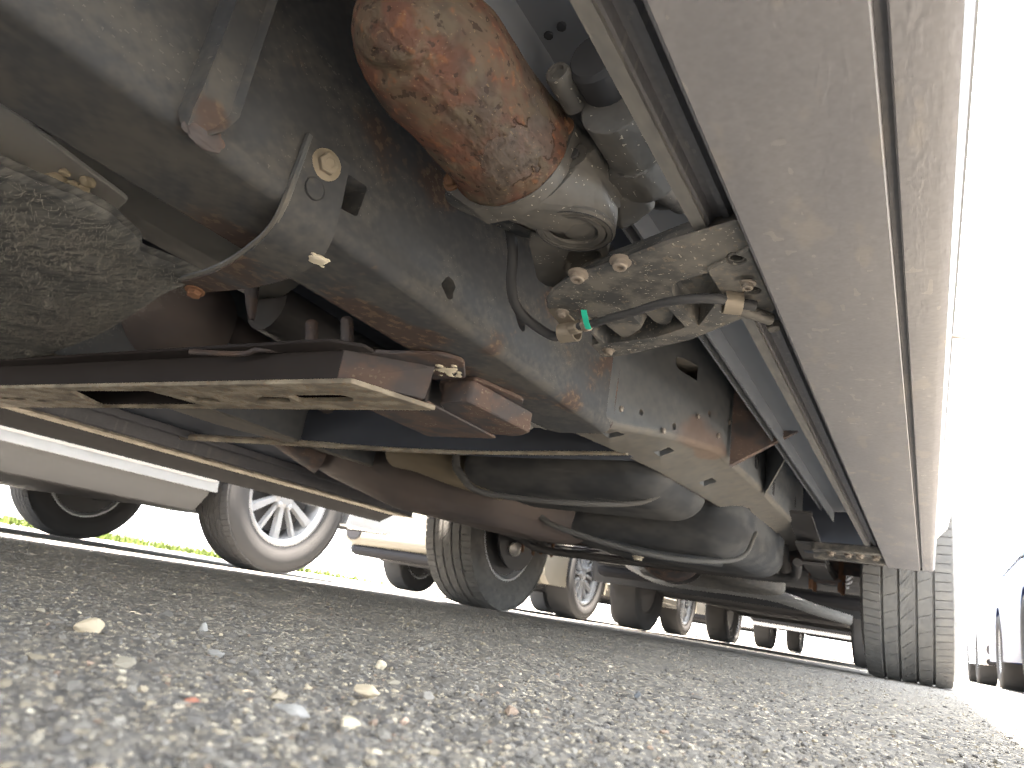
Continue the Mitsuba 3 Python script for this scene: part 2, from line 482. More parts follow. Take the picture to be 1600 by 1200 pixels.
def gravel(N, r0, r1, smin, smed, seed):
    g = np.random.default_rng(seed)
    ico = trimesh.creation.icosahedron()
    r = np.exp(g.uniform(np.log(r0), np.log(r1), N)); a = np.radians(g.uniform(-80, 14, N))
    x, y = r * np.sin(a), r * np.cos(a)
    s = np.clip(smed * np.exp(g.normal(0, 0.5, N)), smin, 0.0045) * np.clip(0.8 + r * 0.4, 0.8, 1.5)
    z = ground_z(x, y)
    P = np.stack([x, y, 0 * x], -1); near = np.exp(-(r / 3.0) ** 2)
    z = z + near * ((meshkit.fbm(P * 14, 3, 3) - 0.5) * 0.006 + (meshkit.fbm(P * 120, 2, 5) - 0.5) * 0.0035)
    v0 = ico.vertices[None] * (1 + g.uniform(-0.38, 0.25, (N, 12, 1)))
    th = g.uniform(0, 6.28, N); c, q = np.cos(th)[:, None], np.sin(th)[:, None]
    sc = s[:, None, None] * np.stack([g.uniform(.7, 1.3, N), g.uniform(.7, 1.3, N), g.uniform(.45, .85, N)], -1)[:, None]
    v0 = v0 * sc
    v = np.stack([v0[..., 0] * c - v0[..., 1] * q, v0[..., 0] * q + v0[..., 1] * c, v0[..., 2]], -1)
    v += np.stack([x, y, z + s * g.uniform(-0.15, 0.3, N)], -1)[:, None]
    f = (ico.faces[None] + 12 * np.arange(N)[:, None, None]).reshape(-1, 3)
    col = PAL[g.choice(len(PAL), N, p=[.10, .02, .18, .20, .10, .16, .07, .13, .03, .01])] * g.uniform(.7, 1.15, (N, 1))
    return trimesh.Trimesh(v.reshape(-1, 3), f, process=False), np.repeat(col, 12, 0)


m, c = gravel(70000, 0.07, 3.0, 0.0004, 0.00072, 4)
put('gravel', m, 'gravel_mix', smooth=False, color=c)
labels['gravel'] = {'label': 'small grey and tan grit lying loose all over the asphalt', 'kind': 'stuff'}

# ------------------------------------------------------------------ wheels
def tyre_mesh(r, w, rim, n=72):
    h = w / 2; s = r - rim
    prof = [(rim, -h * .80), (rim + .25 * s, -h * 1.0), (rim + .55 * s, -h * 1.06), (rim + .82 * s, -h * 1.0), (r - .012, -h * .90), (r - .009, -h * .80),
            (r - .009, h * .80), (r - .012, h * .90), (rim + .82 * s, h * 1.0), (rim + .55 * s, h * 1.06), (rim + .25 * s, h * 1.0), (rim, h * .80), (rim, h * .3), (rim, -h * .3)]
    t = np.linspace(0, 2 * np.pi, n, endpoint=False)
    S = [[(a, rr * math.cos(q), rr * math.sin(q)) for rr, a in prof] for q in t]
    S.append(S[0])
    return loft(S, caps=False)


def tread_mesh(r, w, ribs, count, skew):
    """Rows of tread blocks: (x0, x1) as shares of the half width, skew in degrees across the block."""
    h = w / 2; ms = []
    for (a0, a1), sk, (n, gap) in zip(ribs, skew, ((88, .10), (44, .035), (44, .045), (44, .035), (88, .10))):
        st = 2 * np.pi / n
        for i in range(n):
            secs = []
            for t in np.linspace(i * st, (i + 1 - gap) * st, 4):
                s = []
                for x, rr, e in ((a0, r - .0105, 0), (a1, r - .0105, 0), (a1, r - .002, 0), (a1, r - .001, -.0008), (a0, r - .001, .0008), (a0, r - .002, 0)):
                    ang = t + math.radians(sk) * ((x - a0) / (a1 - a0) - .5)
                    rad = rr - .007 * max(0, abs(x) - .72) / .28
                    s.append((x * h + e, rad * math.cos(ang), rad * math.sin(ang)))
                secs.append(s)
            ms.append(loft(secs))
    return trimesh.util.concatenate(ms)


RIBS = [(-.97, -.58), (-.52, -.22), (-.16, .16), (.22, .52), (.58, .97)]


def rim_mesh(rim, w, side, spokes=6):
    """A wheel rim with its face on the side of x = side * w / 2."""
    h = w / 2; o = V([0, 0, 0.]); d = V([side, 0, 0.])
    lip = lathe([(rim * 1.0, -h * .85), (rim * 1.04, -h * .85), (rim * 1.0, -h * .6), (rim * .97, h * .5), (rim * 1.05, h * .86), (rim * 1.0, h * .88), (rim * .92, h * .72), (rim * .88, h * .3), (rim * .9, -h * .6), (rim * 1.0, -h * .85)][::-1], o, d, 56, False)
    parts = [lip, lathe([(0, h * .2), (rim * .26, h * .2), (rim * .27, h * .5), (rim * .2, h * .62), (rim * .1, h * .64), (0, h * .64)], o, d, 28)]
    sp = []
    for i in range(spokes * 2):
        a = 2 * np.pi * i / (spokes * 2) + .13
        wide = i % 2 == 0
        c, s = math.cos(a), math.sin(a)
        t0, t1 = (.055, .085) if wide else (.03, .045)
        secs = []
        for rr, tt, hh in ((.20, t0, .52), (.55, .5 * (t0 + t1), .60), (.93, t1, .66)):
            p = V([0, c * rr * rim, s * rr * rim]); q = V([0, -s, c]) * tt * rim * 1.25
            secs.append([p - q + d * h * (hh - .22), p + q + d * h * (hh - .22), p + q * .7 + d * h * hh, p - q * .7 + d * h * hh])
        parts.append(loft(secs))
    for i in range(spokes):
        a = 2 * np.pi * (i + .5) / spokes + .13
        parts.append(lathe([(0, h * .3), (rim * .055, h * .3), (rim * .055, h * .70), (rim * .03, h * .74), (0, h * .74)], V([0, math.cos(a), math.sin(a)]) * rim * .27, d, 10))
    return join(*parts)


WHEEL = {}


def wheel(parent, c, r, w, side, rim_mat='alloy_rim', tread=True, spin=0.0):
    key = (r, w)
    if key not in WHEEL:
        rim = r * .62
        WHEEL[key] = dict(tyre=mikit.ply(tyre_mesh(r, w, rim), 'tyre_rubber', smooth=35),
                          tread=mikit.ply(tread_mesh(r, w, RIBS, 44, (0.4, -2.5, -7, -2.5, -0.4)), 'tyre_rubber', smooth=False),
                          rim=mikit.ply(rim_mesh(rim, w, 1), 'alloy_rim', smooth=30),
                          brake=mikit.ply(join(lathe([(0, -w * .35), (rim * .93, -w * .35), (rim * .93, -w * .30), (rim * .80, -w * .26), (rim * .78, w * .06), (0, w * .06)], V([0, 0, 0.]), V([1, 0, 0.]), 36)), 'steel_dark', smooth=30))
    k = numbered(parent + '__wheel')
    M = T().translate([float(t) for t in c]).rotate([0, 0, 1], 0 if side > 0 else 180).rotate([1, 0, 0], spin)
    for part in ('tyre', 'tread', 'rim', 'brake'):
        if part == 'tread' and not tread:
            continue
        e = dict(WHEEL[key][part]); e['to_world'] = M
        if part in ('tyre', 'tread') and parent != TR:
            e['bsdf'] = {'type': 'ref', 'id': 'tyre_far'}
        if part == 'rim':
            e['bsdf'] = {'type': 'ref', 'id': rim_mat}
        name = {'brake': 'brake_drum'}.get(part, part)
        scene[f'{k}__{name}'] = e
    return k


# ------------------------------------------------------------------ the pickup truck above the camera
TR = 'pickup_truck'
labels[TR] = {'label': 'big pickup truck seen from beneath, its chassis, running board and rusty step motor overhead', 'category': 'pickup truck'}


def part(name, mesh, bsdf, smooth=30, label=None):
    k = put(f'{TR}__{name}', mesh, bsdf, smooth)
    if label:
        labels[k] = {'label': label}
    return k


# --- frame rail, near side
def rail_sec(y, xw, zc, xe, ze, zt, r=0.015):
    return [(xw, y, zt), *[(xw - r + r * math.cos(t), y, zc + .001 + r - r * math.sin(t)) for t in np.linspace(0, np.pi / 2, 9)],
            (xe + .012, y, ze), (xe + .003, y, ze + .0015), (xe, y, ze + .005), (xe, y, zt)]


rail1 = loft([rail_sec(y, -.45 + dx, .322, -.578 + dx2, .323, .64) for y, dx, dx2 in ((-.4, 0, 0), (.3, 0, 0), (.62, 0, 0.0), (.98, 0, .004), (1.035, 0, .012), (1.043, -.003, .02))])


def cut(m, *tools):
    m = mf(m)
    for t in tools:
        m = m - mf(t)
    return m


def webhole(pts, x, depth=.11):
    """A hole through the web: outline in (y, z), cut from x + a little inwards."""
    return loft([[(xx, y, z) for y, z in pts] for xx in (x - depth, x + .012)])


sq = rounded([(.374, .384), (.403, .388), (.399, .353), (.374, .349)], .004)
odd = rounded([(.536, .352), (.545, .366), (.556, .366), (.563, .360), (.559, .352), (.562, .346), (.553, .341)], .003)
slot = rounded([(.665, .408), (.685, .408), (.722, .383), (.722, .372), (.708, .372)], .008)
rail1 = cut(rail1, webhole(sq, -.45), webhole(odd, -.45), webhole(slot, -.45))
k1 = part('frame_rail', rail1, 'rail_paint', 32, 'dark painted frame rail with patches of rust')
part('frame_rail__lap_edge', tube([(-.4495, 1.045, .62), (-.4495, 1.043, .48), (-.4490, 1.040, .37), (-.455, 1.043, .334), (-.49, 1.043, .324)], .0022, 8), 'rust_dark')

RS = [(.96, -.456, .330, -.566, .334, .63), (1.06, -.445, .333, -.556, .336, .63), (1.20, -.405, .358, -.528, .338, .62), (1.42, -.365, .386, -.497, .341, .61), (1.9, -.358, .389, -.490, .356, .60),
      (2.6, -.356, .388, -.482, .367, .58), (3.4, -.356, .386, -.480, .384, .56), (4.2, -.356, .386, -.48, .384, .56)]
rail2 = loft([rail_sec(*s, r=.016) for s in RS])
ov = rounded([(1.20, .520), (1.235, .530), (1.37, .540), (1.365, .518), (1.33, .505), (1.21, .500)], .012)
hol = [webhole(ov, -.40, .12)]
for (y, z, rr) in ((1.116, .383, .006), (1.22, .388, .007), (1.36, .455, .007)):
    hol.append(lathe([(rr, -.1), (rr, .03)], (-.40, y, z), (1, 0, 0), 12))
for y in (1.10, 1.29, 1.62, 2.02, 2.5):
    hol.append(box((-.47 if y < 1.2 else -.44, y, .34), (.03, .035 + .01 * (y > 1.4), .10), .002))
rail2 = cut(rail2, *hol)
k2 = part('frame_rail', rail2, 'rail_dusty', 25, 'dusty grey rear length of the frame rail')
for (y, x, z) in ((1.06, -.4447, .372), (1.30, -.383, .432), (1.40, -.367, .42), (1.47, -.364, .47), (1.6, -.362, .45), (1.18, -.408, .368)):
    part('frame_rail_001__rivet', lathe([(0, 0), (.0055, 0), (.005, .003), (0, .0045)], (x, y, z), (1, -.25, 0), 12), 'bolt_zinc')
for y, z in ((1.75, .45), (1.98, .47), (1.98, .43), (2.35, .46)):
    part('frame_rail_001__slot', box((-.3585, y, z), (.004, .02, .035), .001), 'rubber_black')

# --- far frame rail and floor of the cab and bed
part('frame_rail', loft([[(-1.95 - x, y, z) for x, y, z in rail_sec(*s, r=.016)] for s in [(-.4, -.45, .322, -.578, .323, .62), (1.04, -.45, .322, -.57, .33, .62)] + RS[3:]]), 'rail_dusty', 25)
fl = [box((-.96, .75, .64), (1.72, 2.6, .02), .004)]
for x in np.arange(-1.7, -.25, .24):
    fl.append(box((x, .75, .628), (.10, 2.5, .02), .006))
part('floor_pan', join(*fl), 'floor_black')
bed = [box((-.96, 3.1, .74), (1.78, 2.15, .02), .004)] + [box((-.96, y, .715), (1.7, .07, .04), .008) for y in (2.25, 2.6, 3.4, 3.8)]
part('bed_floor', join(*bed), 'floor_black')

# --- near rocker: outer sill panel, inner flange, underside panel
BX = [(.02, .40), (.055, .44), (.075, .52), (.09, .75), (.085, .95), (.06, 1.12), (-.10, 1.12), (-.12, .64), (-.10, .45), (-.05, .41)]


def arch(y, r): return lathe([(r, -.42), (r, .3)], (0, y, .36), (1, 0, 0), 48)


side = [mf(loft([[(x, y, z) for x, z in BX] for y in (-2.3, -1.9, 3.9, 4.25)]))]
shell = cut(side[0], arch(3.0, .49), arch(-.72, .49))
part('body_side', shell, 'white_paint', 30)
mir = tm(shell).copy(); mir.vertices[:, 0] = -2.02 - mir.vertices[:, 0]; mir.invert()
part('body_side', mir, 'white_paint', 30)
part('bonnet', slab(rounded([(-1.85, -2.35), (-.07, -2.35), (-.07, -.55), (-1.85, -.55)], .15), 1.05, 1.16, .03), 'white_paint')
cabp = [(-.62, 1.10), (-.02, 1.72), (.25, 1.80), (1.35, 1.80), (1.72, 1.70), (1.82, 1.10)]
part('cab', loft([[(x, y, z) if z < 1.2 else (-.96 + (x + .96) * .82, y, z) for y, z in cabp] for x in (-1.86, -.06)]), 'white_paint')
part('rear_window', box((-.96, 1.79, 1.42), (1.1, .02, .36), .005), 'window_glass')
part('tailgate', box((-.96, 4.22, .95), (1.72, .06, .5), .02), 'white_paint')
part('rear_bumper', soften(box((-.96, 4.33, .50), (1.90, .18, .34), .05), .05, 3), 'steel_dark')
part('front_bumper', soften(box((-.96, -2.42, .62), (1.9, .20, .28), .06), .05, 3), 'bright_steel')

part('rocker_panel', join(extr([(-.262, .455), (-.258, .455), (-.258, .425), (-.254, .424), (-.2535, .457), (-.165, .462), (-.12, .44), (-.06, .40), (.03, .405), (.03, .5), (-.262, .5)], -.6, 2.45)), 'rocker_grey', 25, 'grey inner sill panel above the step mechanism')
part('rocker_panel__flange', extr([(-.285, .455), (-.276, .455), (-.276, .433), (-.2725, .433), (-.272, .458), (-.285, .47)], -.6, 2.3), 'rocker_grey', 25)
for (x, y) in ((-.245, .358), (-.232, .354)):
    part('rocker_panel__hole', lathe([(.0036, -.003), (.0036, .003), (.0015, .0035)], (x, y, .4585), (0, 0, -1), 12), 'rubber_black')

# --- running board
board_prof = [(-.148, .3335), (-.146, .3315), (-.1385, .3315), (-.137, .3335), (-.1360, .343), (-.1285, .343), (-.1275, .336), (-.1225, .336), (-.1215, .343), (-.1045, .343), (-.1035, .300), (-.1000, .2955),
              (-.0172, .2945), (-.0164, .2955), (-.0160, .3040), (-.0112, .3040), (-.0108, .2965), (-.0098, .2957), (.0090, .2965), (.0165, .2990), (.0205, .3060), (.0215, .3200), (.0185, .354), (-.148, .357)]
b = loft([[(x, y, z) for x, z in pr] for y, pr in [(-.75, V(board_prof)), (0, V(board_prof)), (1.2, V(board_prof)), (2.412, V(board_prof)), (2.418, inset(board_prof, .001))]])
part('running_board', b, 'board_plastic', 22, 'wide grey ribbed running board')
part('running_board__trim_strip', extr([(-.1480, .3310), (-.1380, .3310), (-.1380, .3270), (-.1480, .3270)], -.7, 2.2, .0008), 'strip_alloy', 25)
part('running_board__clip', tube([(.0195, .640, .309), (.026, .643, .3085), (.031, .648, .310)], .0016, 8, 3), 'bolt_zinc')
part('running_board__end_cap', slab([(-.10, .2965), (.015, .299), (.018, .35), (-.10, .352)], 0, .006, .001, o=(0, 2.4185, 0), u=(1, 0, 0), v=(0, 0, 1)), 'trim_black')

# far running board
fb = [(-2.03 - x, z) for x, z in board_prof][::-1]
part('running_board', extr(fb, -.75, 2.42), 'board_plastic', 22)
part('running_board_001__step_edge', extr([(-1.918, .2885), (-2.022, .2905), (-2.022, .2965), (-1.918, .2945)], -.75, 2.42, .001), 'dust_tan', 25)
part('running_board_001__edge_trim', extr([(-2.024, .296), (-2.105, .256), (-2.118, .264), (-2.118, .350), (-2.03, .36)], -.75, 2.42), 'trim_black', 25)
part('rocker_panel', extr([(-1.70, .40), (-1.72, .38), (-1.93, .345), (-2.05, .38), (-2.05, .5), (-1.70, .5)], -.6, 2.45), 'floor_black', 25)

# --- step motor
MC, MZ = -.287, .387
prof = [(0, -.026), (.014, -.0245), (.025, -.020), (.0335, -.012), (.0395, -.002), (.0438, .010), (.0468, .024), (.0482, .040), (.0487, .056), (.0496, .10), (.0505, .132), (.0520, .138), (.0520, .1435), (0, .1435)]
can = lathe(prof, (MC, .252, MZ), (0, 1, 0), 96)
can = trimesh.Trimesh(can.vertices, can.faces, process=True)
can = can.subdivide().subdivide()
v = can.vertices
dn = (meshkit.fbm(v * 55, 3, 2) - .5) * .0035 + (meshkit.fbm(v * 18, 2, 6) - .5) * .004
rad = V([v[:, 0] - MC, 0 * v[:, 0], v[:, 2] - MZ]).T
rl = np.linalg.norm(rad, axis=1)
dent = -.006 * np.exp(-((v[:, 1] - .257 - .22 * (v[:, 0] - MC)) / .006) ** 2) * np.clip((v[:, 0] - MC + .034) / .02, 0, 1) * np.clip((MZ - v[:, 2]) / .03, 0, 1)
lump = .002 * np.exp(-((v[:, 1] - .29) / .02) ** 2)
can.vertices = v + rad / np.maximum(rl, .01)[:, None] * (dn + dent + lump)[:, None]
k = part('step_motor', can, 'motor_rust', True, 'rusty cylindrical motor of the running board')
part('step_motor__corrugated_hose', tube([(-.405, .327, .49)] + [(-.405 + .004 * i, .327 - .008 * i, .49 + .012 * i) for i in range(1, 9)], [.016 + .0022 * (i % 2) for i in range(60)], 14, 8), 'rubber_black', 40)


def disc(x, z, r, y0, y1, n=28): return lathe([(r, 0), (r, y1 - y0)], (x, y0, z), (0, 1, 0), n)


fl_ = hullm(disc(MC, MZ, .0535, .3945, .410), disc(-.340, .368, .0105, .3945, .410))
fl2 = hullm(disc(MC, MZ, .0535, .3945, .410), disc(-.241, .397, .0105, .3945, .410))
fl3 = hullm(disc(-.340, .368, .0105, .3945, .412), disc(-.312, .345, .0085, .3945, .418), disc(-.285, .345, .009, .3945, .416))
house = hullm(disc(MC + .006, MZ, .0505, .408, .416), disc(-.305, .352, .008, .408, .416), lathe([(.0345, 0), (.0345, .09)], (-.2515, .456, .3470), (0, 0, 1), 40), disc(-.228, .392, .012, .41, .455))
boss = hullm(disc(-.2335, .379, .0105, .406, .409), disc(-.222, .374, .0125, .44, .462), disc(-.222, .40, .012, .44, .46))
gear = fl_ + fl2 + fl3 + house + boss
gm = tm(gear)
k = part('gear_housing', gm, 'cast_alloy', 28, 'grey cast gear housing bolted to the rusty motor')
part('gear_housing__output_cap', lathe([(0, -.0035), (.010, -.0032), (.0165, -.0012), (.0180, .0012), (.0195, .0010), (.0205, -.0038), (.0262, -.0044), (.0270, -.0020), (.0280, -.0044), (.0325, -.0042), (.0345, -.0020), (.0345, .006), (0, .006)], (-.2515, .456, .3455), (0, 0, 1), 48), 'cast_alloy', 30)
for x, z in ((-.340, .368), (-.241, .397)):
    part('gear_housing__bolt', hexbolt((x, .3945, z), (0, -1, 0), .0072), 'bolt_rusty')
part('gear_housing__seal_ring', lathe([(.0318, -.0046), (.0326, -.0046), (.0326, -.001), (.0318, -.001), (.0318, -.0046)], (-.2515, .456, .3455), (0, 0, 1), 48, False), 'rubber_black')
part('gear_housing__boss_hole', lathe([(0, 0), (.0042, 0), (.0042, .003), (0, .003)], (-.2335, .4055, .379), (0, -1, 0), 14), 'rubber_black')

# --- crank arm under the gear housing
arm = hullm(lathe([(.036, 0), (.036, .020)], (-.270, .484, .345), (0, 0, 1), 32), lathe([(.0225, 0), (.0235, .003), (.0235, .020)], (-.303, .534, .342), (0, 0, 1), 28))
pocket = hullm(lathe([(.015, -.03), (.015, .010)], (-.262, .500, .345), (0, 0, 1), 18), lathe([(.004, -.03), (.004, .008)], (-.288, .522, .345), (0, 0, 1), 12))
arm2 = arm - pocket
part('crank_arm', soften(arm2, .004, 4), 'cast_alloy', 40, 'cast crank arm below the gear housing')
part('crank_arm__link', soften(hullm(lathe([(.019, 0), (.019, .03)], (-.315, .49, .372), (0, 0, 1), 24), lathe([(.016, 0), (.016, .03)], (-.37, .445, .385), (0, 0, 1), 24)), .006, 3), 'cast_bracket', 40)

# --- second casting behind the housing (pivot block)
pb = hullm(disc(-.190, .392, .026, .375, .43), disc(-.184, .40, .031, .39, .42))
pb = pb + hullm(disc(-.190, .385, .022, .425, .462), disc(-.212, .378, .009, .435, .462), disc(-.172, .385, .010, .43, .462))
pb = pb + hullm(disc(-.213, .374, .0085, .455, .466), disc(-.222, .366, .006, .482, .490), disc(-.20, .375, .008, .47, .482))
part('pivot_block', soften(pb, .005, 4), 'cast_alloy', 40, 'grey cast pivot block beside the gear housing')
part('pivot_block__rubber_plug', lathe([(0, 0), (.018, 0), (.021, .004), (.021, .03)], (-.196, .346, .412), (0, 1, 0), 28), 'rubber_black')
part('pivot_block__pin', lathe([(0, .003), (.005, .003), (.006, 0), (.0085, 0), (.0095, .003), (.0095, .034)], (-.222, .342, .402), (.0, 1, -.05), 20), 'cast_alloy')
part('pivot_block__hole', lathe([(0, 0), (.004, 0), (.004, .004), (0, .004)], (-.2135, .4345, .379), (0, -1, 0), 12), 'rubber_black')
part('pivot_block__hook_arm', tube([(-.262, .535, .405), (-.235, .528, .402), (-.222, .515, .41), (-.20, .525, .408), (-.182, .515, .412), (-.168, .49, .42)], [.013, .012, .011, .010, .011, .010], 12), 'cast_bracket', 40)
part('pivot_block__spacer', lathe([(.013, 0), (.013, .05)], (-.197, .485, .40), (0.2, 1, .2), 18), 'cast_bracket')

# --- linkage bracket carrying the board
Z0 = .320
front = [(-.315, .534), (-.296, .512), (-.269, .494), (-.209, .472), (-.166, .454), (-.111, .438)]
rear = [(-.1095, .470), (-.109, .584), (-.139, .603), (-.204, .651), (-.296, .689), (-.321, .691), (-.319, .655), (-.305, .628), (-.318, .585), (-.324, .556)]
low_o = rounded(front + rear, .006)
top_o = rounded([(x, y + .030) for x, y in front] + rear, .006)
cast = mf(loft([[(x, y, z) for x, y in pr] for z, pr in ((Z0, inset(low_o, .002)), (Z0 + .002, low_o), (Z0 + .008, .75 * low_o + .25 * top_o), (Z0 + .034, top_o))]))
pk_a = rounded([(-.188, .524), (-.150, .508), (-.144, .545), (-.188, .618), (-.197, .565)], .006)
pk_b = rounded([(-.205, .556), (-.245, .568), (-.296, .582), (-.302, .612), (-.300, .650), (-.240, .640), (-.200, .618)], .007)
pk_c = rounded([(-.345, .588), (-.31, .582), (-.302, .612), (-.305, .648), (-.345, .66)], .004)
for pk, dep in ((pk_a, .022), (pk_b, .028), (pk_c, .028)):
    cast = cast - mf(loft([[(x, y, z) for x, y in pr] for z, pr in ((Z0 - .01, pk), (Z0 + dep - .003, inset(pk, .002)), (Z0 + dep, inset(pk, .005)))]))
t1 = loft([[(a, b_, z) for a, b_ in pr] for z, pr in ((Z0 + .03, rounded([(-.290, .560), (-.283, .625), (-.279, .655), (-.238, .625), (-.242, .555)], .008)), (Z0 + .004, rounded([(-.285, .575), (-.281, .620), (-.277, .648), (-.246, .620), (-.248, .572)], .008)))])
t2 = loft([[(a, b_, z) for a, b_ in pr] for z, pr in ((Z0 + .03, rounded([(-.244, .556), (-.240, .62), (-.232, .640), (-.216, .636), (-.204, .605), (-.204, .55)], .012)), (Z0 + .009, rounded([(-.238, .565), (-.235, .615), (-.230, .628), (-.220, .626), (-.208, .600), (-.208, .56)], .012)))])
bmf = cast + mf(t1) + mf(t2) + mf(slab(rounded([(-.150, .500), (-.1105, .472), (-.1095, .583), (-.139, .602), (-.148, .575)], .004), Z0 - .0035, Z0 + .01, .0015))
for (x, y) in ((-.1235, .488), (-.1225, .542)):
    bmf = bmf - mf(lathe([(.0078, -.02), (.0078, .012)], (x, y, Z0), (0, 0, 1), 24))
bmesh = tm(bmf)
k = part('linkage_bracket', bmesh, 'cast_bracket', 28, 'ribbed cast bracket that carries the running board')
for (x, y) in ((-.260, .490), (-.215, .476)):
    part('linkage_bracket__bolt', socketbolt((x, y, Z0 + .001), (0.05, -.15, -1), .0062), 'bolt_zinc')
part('linkage_bracket__bolt', socketbolt((-.305, .553, Z0 - .004), (0, 0, -1), .0045), 'bolt_zinc')
part('linkage_bracket__bolt', socketbolt((-.303, .668, Z0 + .001), (0, 0, -1), .0050), 'bolt_zinc')
part('linkage_bracket__bolt', socketbolt((-.121, .519, Z0 - .0075), (0, 0, -1), .0045), 'bolt_zinc')
for (x, y) in ((-.1235, .488), (-.1225, .542)):
    part('linkage_bracket__sleeve', lathe([(.0050, .004), (.0050, -.001), (.0064, -.0015), (.0070, 0), (.0070, .008)], (x, y, Z0), (0, 0, 1), 24), 'cast_alloy')
# clamps
def pclamp(name, tab, loop, ax, r, w):
    """A strap clamp: a flat ear at tab, bent into a band of radius r round the cable at loop (axis ax)."""
    tab, loop, ax = V(tab), V(loop), V(ax) / np.linalg.norm(ax)
    band = lathe([(r + .0016, -w / 2), (r + .0016, w / 2), (r, w / 2), (r, -w / 2), (r + .0016, -w / 2)], loop, ax, 24, False)
    e = tab - loop; e -= ax * (e @ ax); L = np.linalg.norm(e); e /= L
    ear = slab(rounded([(r * .5, -w / 2), (L, -w / 2 * .9), (L + w * .55, 0), (L, w / 2 * .9), (r * .5, w / 2)], .004), 0, .0018, .0004, o=loop + V([0, 0, 1]) * (r - .001), u=e, v=ax)
    part(name, join(band, ear), 'clamp_zinc', 35)


pclamp('linkage_bracket__clamp', (-.304, .555, .312), (-.312, .586, .308), (1, -.12, .02), .0088, .019)
pclamp('linkage_bracket__clamp', (-.121, .519, .310), (-.139, .547, .309), (.9, .42, .0), .0085, .015)
part('linkage_bracket__hose', tube([(-.122, .556, .309), (-.139, .545, .309), (-.150, .532, .307), (-.172, .527, .306), (-.196, .531, .306), (-.225, .544, .306), (-.254, .555, .306), (-.274, .5635, .306), (-.290, .569, .307), (-.305, .582, .308)], [.0046, .0046, .0046, .0042, .0039, .0039, .0039, .0039, .0044, .0045], 14), 'rubber_black', 40, 'black rubber hose')
part('linkage_bracket__hose_fitting', lathe([(.0062, 0), (.0068, .002), (.0068, .010), (.0056, .012), (.0056, .018), (.0072, .019), (.0072, .024), (.005, .026)], (-.305, .5775, .308), (.92, -.38, 0), 20), 'clamp_zinc')
part('linkage_bracket__tag', ribbon([(-.2735, .536, .3075), (-.2755, .549, .3005), (-.2785, .562, .2995)], (1, .3, 0), .0055, .0009), 'tag_green', 25, 'small green tag on the hose')
part('linkage_bracket__cable', tube([(-.305, .580, .308), (-.328, .600, .311), (-.345, .6145, .317), (-.359, .608, .323), (-.366, .585, .327), (-.364, .556, .331), (-.352, .525, .338), (-.340, .50, .36), (-.345, .49, .39)], .0052, 12), 'rubber_black', 40)
part('linkage_bracket__hinge_pin', lathe([(0, 0), (.0052, .001), (.0056, .003), (.0056, .035)], (-.1135, .585, .3085), (-.7, -.75, .02), 16), 'cast_alloy')
part('linkage_bracket__nut', hexbolt((-.1165, .6055, .314), (.15, -.1, -1), .0062, 1.0, 1.0), 'cast_alloy')

# rear linkage, by the end of the board
part('rear_linkage', join(slab(rounded([(-.30, 2.28), (-.11, 2.24), (-.105, 2.36), (-.20, 2.38), (-.30, 2.36)], .02), .312, .335, .003), box((-.2, 2.37, .31), (.2, .012, .03), .003)), 'cast_bracket')
for x in (-.245, -.198, -.168, -.126):
    part('rear_linkage__bolt', socketbolt((x, 2.30, .312), (0, -.3, -1), .009), 'bolt_zinc')

# --- body mount arm on the rail web, strap bracket with its bolts
secs = []
for z, y0, y1, px in ((.321, .224, .238, -.446), (.330, .218, .246, -.434), (.345, .2175, .2515, -.430), (.40, .2185, .2500, -.428), (.48, .219, .249, -.425), (.60, .22, .249, -.42)):
    secs.append([(-.4505, y0, z), (px, y0 + .001, z), (px - .0045, y0 + .006, z), (px - .0045, y1 - .006, z), (px, y1 - .001, z), (-.4505, y1, z)])
part('body_mount_arm', loft(secs), 'rail_paint', 40, 'channel section body mount arm, rusty at its foot')
part('body_mount_arm__weld_rust', blob((-.4465, .238, .326), .011, 5, 3, (.35, 1.5, 1.0), .3, 3), 'rust_dark', True)
sp = catmull([(-.4455, .347, .388), (-.4455, .347, .365), (-.446, .347, .342), (-.4545, .352, .318), (-.478, .362, .3045), (-.52, .375, .301), (-.58, .393, .304), (-.64, .406, .309), (-.705, .418, .316)], 6)
sv = (.0, 1, .0)
strap = ribbon(sp, (0.1, 1, 0), [.044, .047, .050, .053, .054, .050, .043, .034, .026], .004)
k = part('strap_bracket', strap, 'rail_paint', 30, 'bent steel strap holding up the felt shield')
for sgn in (-1, 1):
    q = sp + V([0.0, sgn, 0]) * np.interp(np.linspace(0, 1, len(sp)), np.linspace(0, 1, 9), [.022, .0235, .025, .0265, .027, .025, .0215, .017, .013])[:, None]
    dd = np.gradient(q, axis=0); dd /= np.linalg.norm(dd, axis=1, keepdims=True)
    nn = np.cross(dd, [0, 1., 0])
    part('strap_bracket__lip', tube(q + nn * .003 * (-1), .0036, 8, 0), 'rail_dusty', 40)
part('strap_bracket__bolt', hexbolt((-.4433, .345, .3715), (1, -.25, -.1), .0098, 1.45), 'bolt_dirty', 25, 'large pale dirty hex bolt')
part('strap_bracket__dimple', lathe([(0, .0004), (.008, .0004), (.009, 0), (.0098, .001), (.0098, -.002)], (-.4432, .341, .345), (1, -.1, 0), 24), 'rail_paint')
part('strap_bracket__splat', join(*[blob((-.470 + g[0], .385 + g[1], .3035 + g[2]), r, i, 2, (1, 1, .35), .4, 3) for i, (g, r) in enumerate([((0, 0, 0), .0085), ((.007, .004, .001), .003), ((-.008, .002, 0), .0026), ((.003, -.009, .001), .0024), ((-.004, .010, -.001), .002)])]), 'splat', True, 'splash of pale bird lime or mud')
part('strap_bracket__end_bolt', hexbolt((-.70, .420, .311), (.1, -.1, -1), .008), 'bolt_rusty')

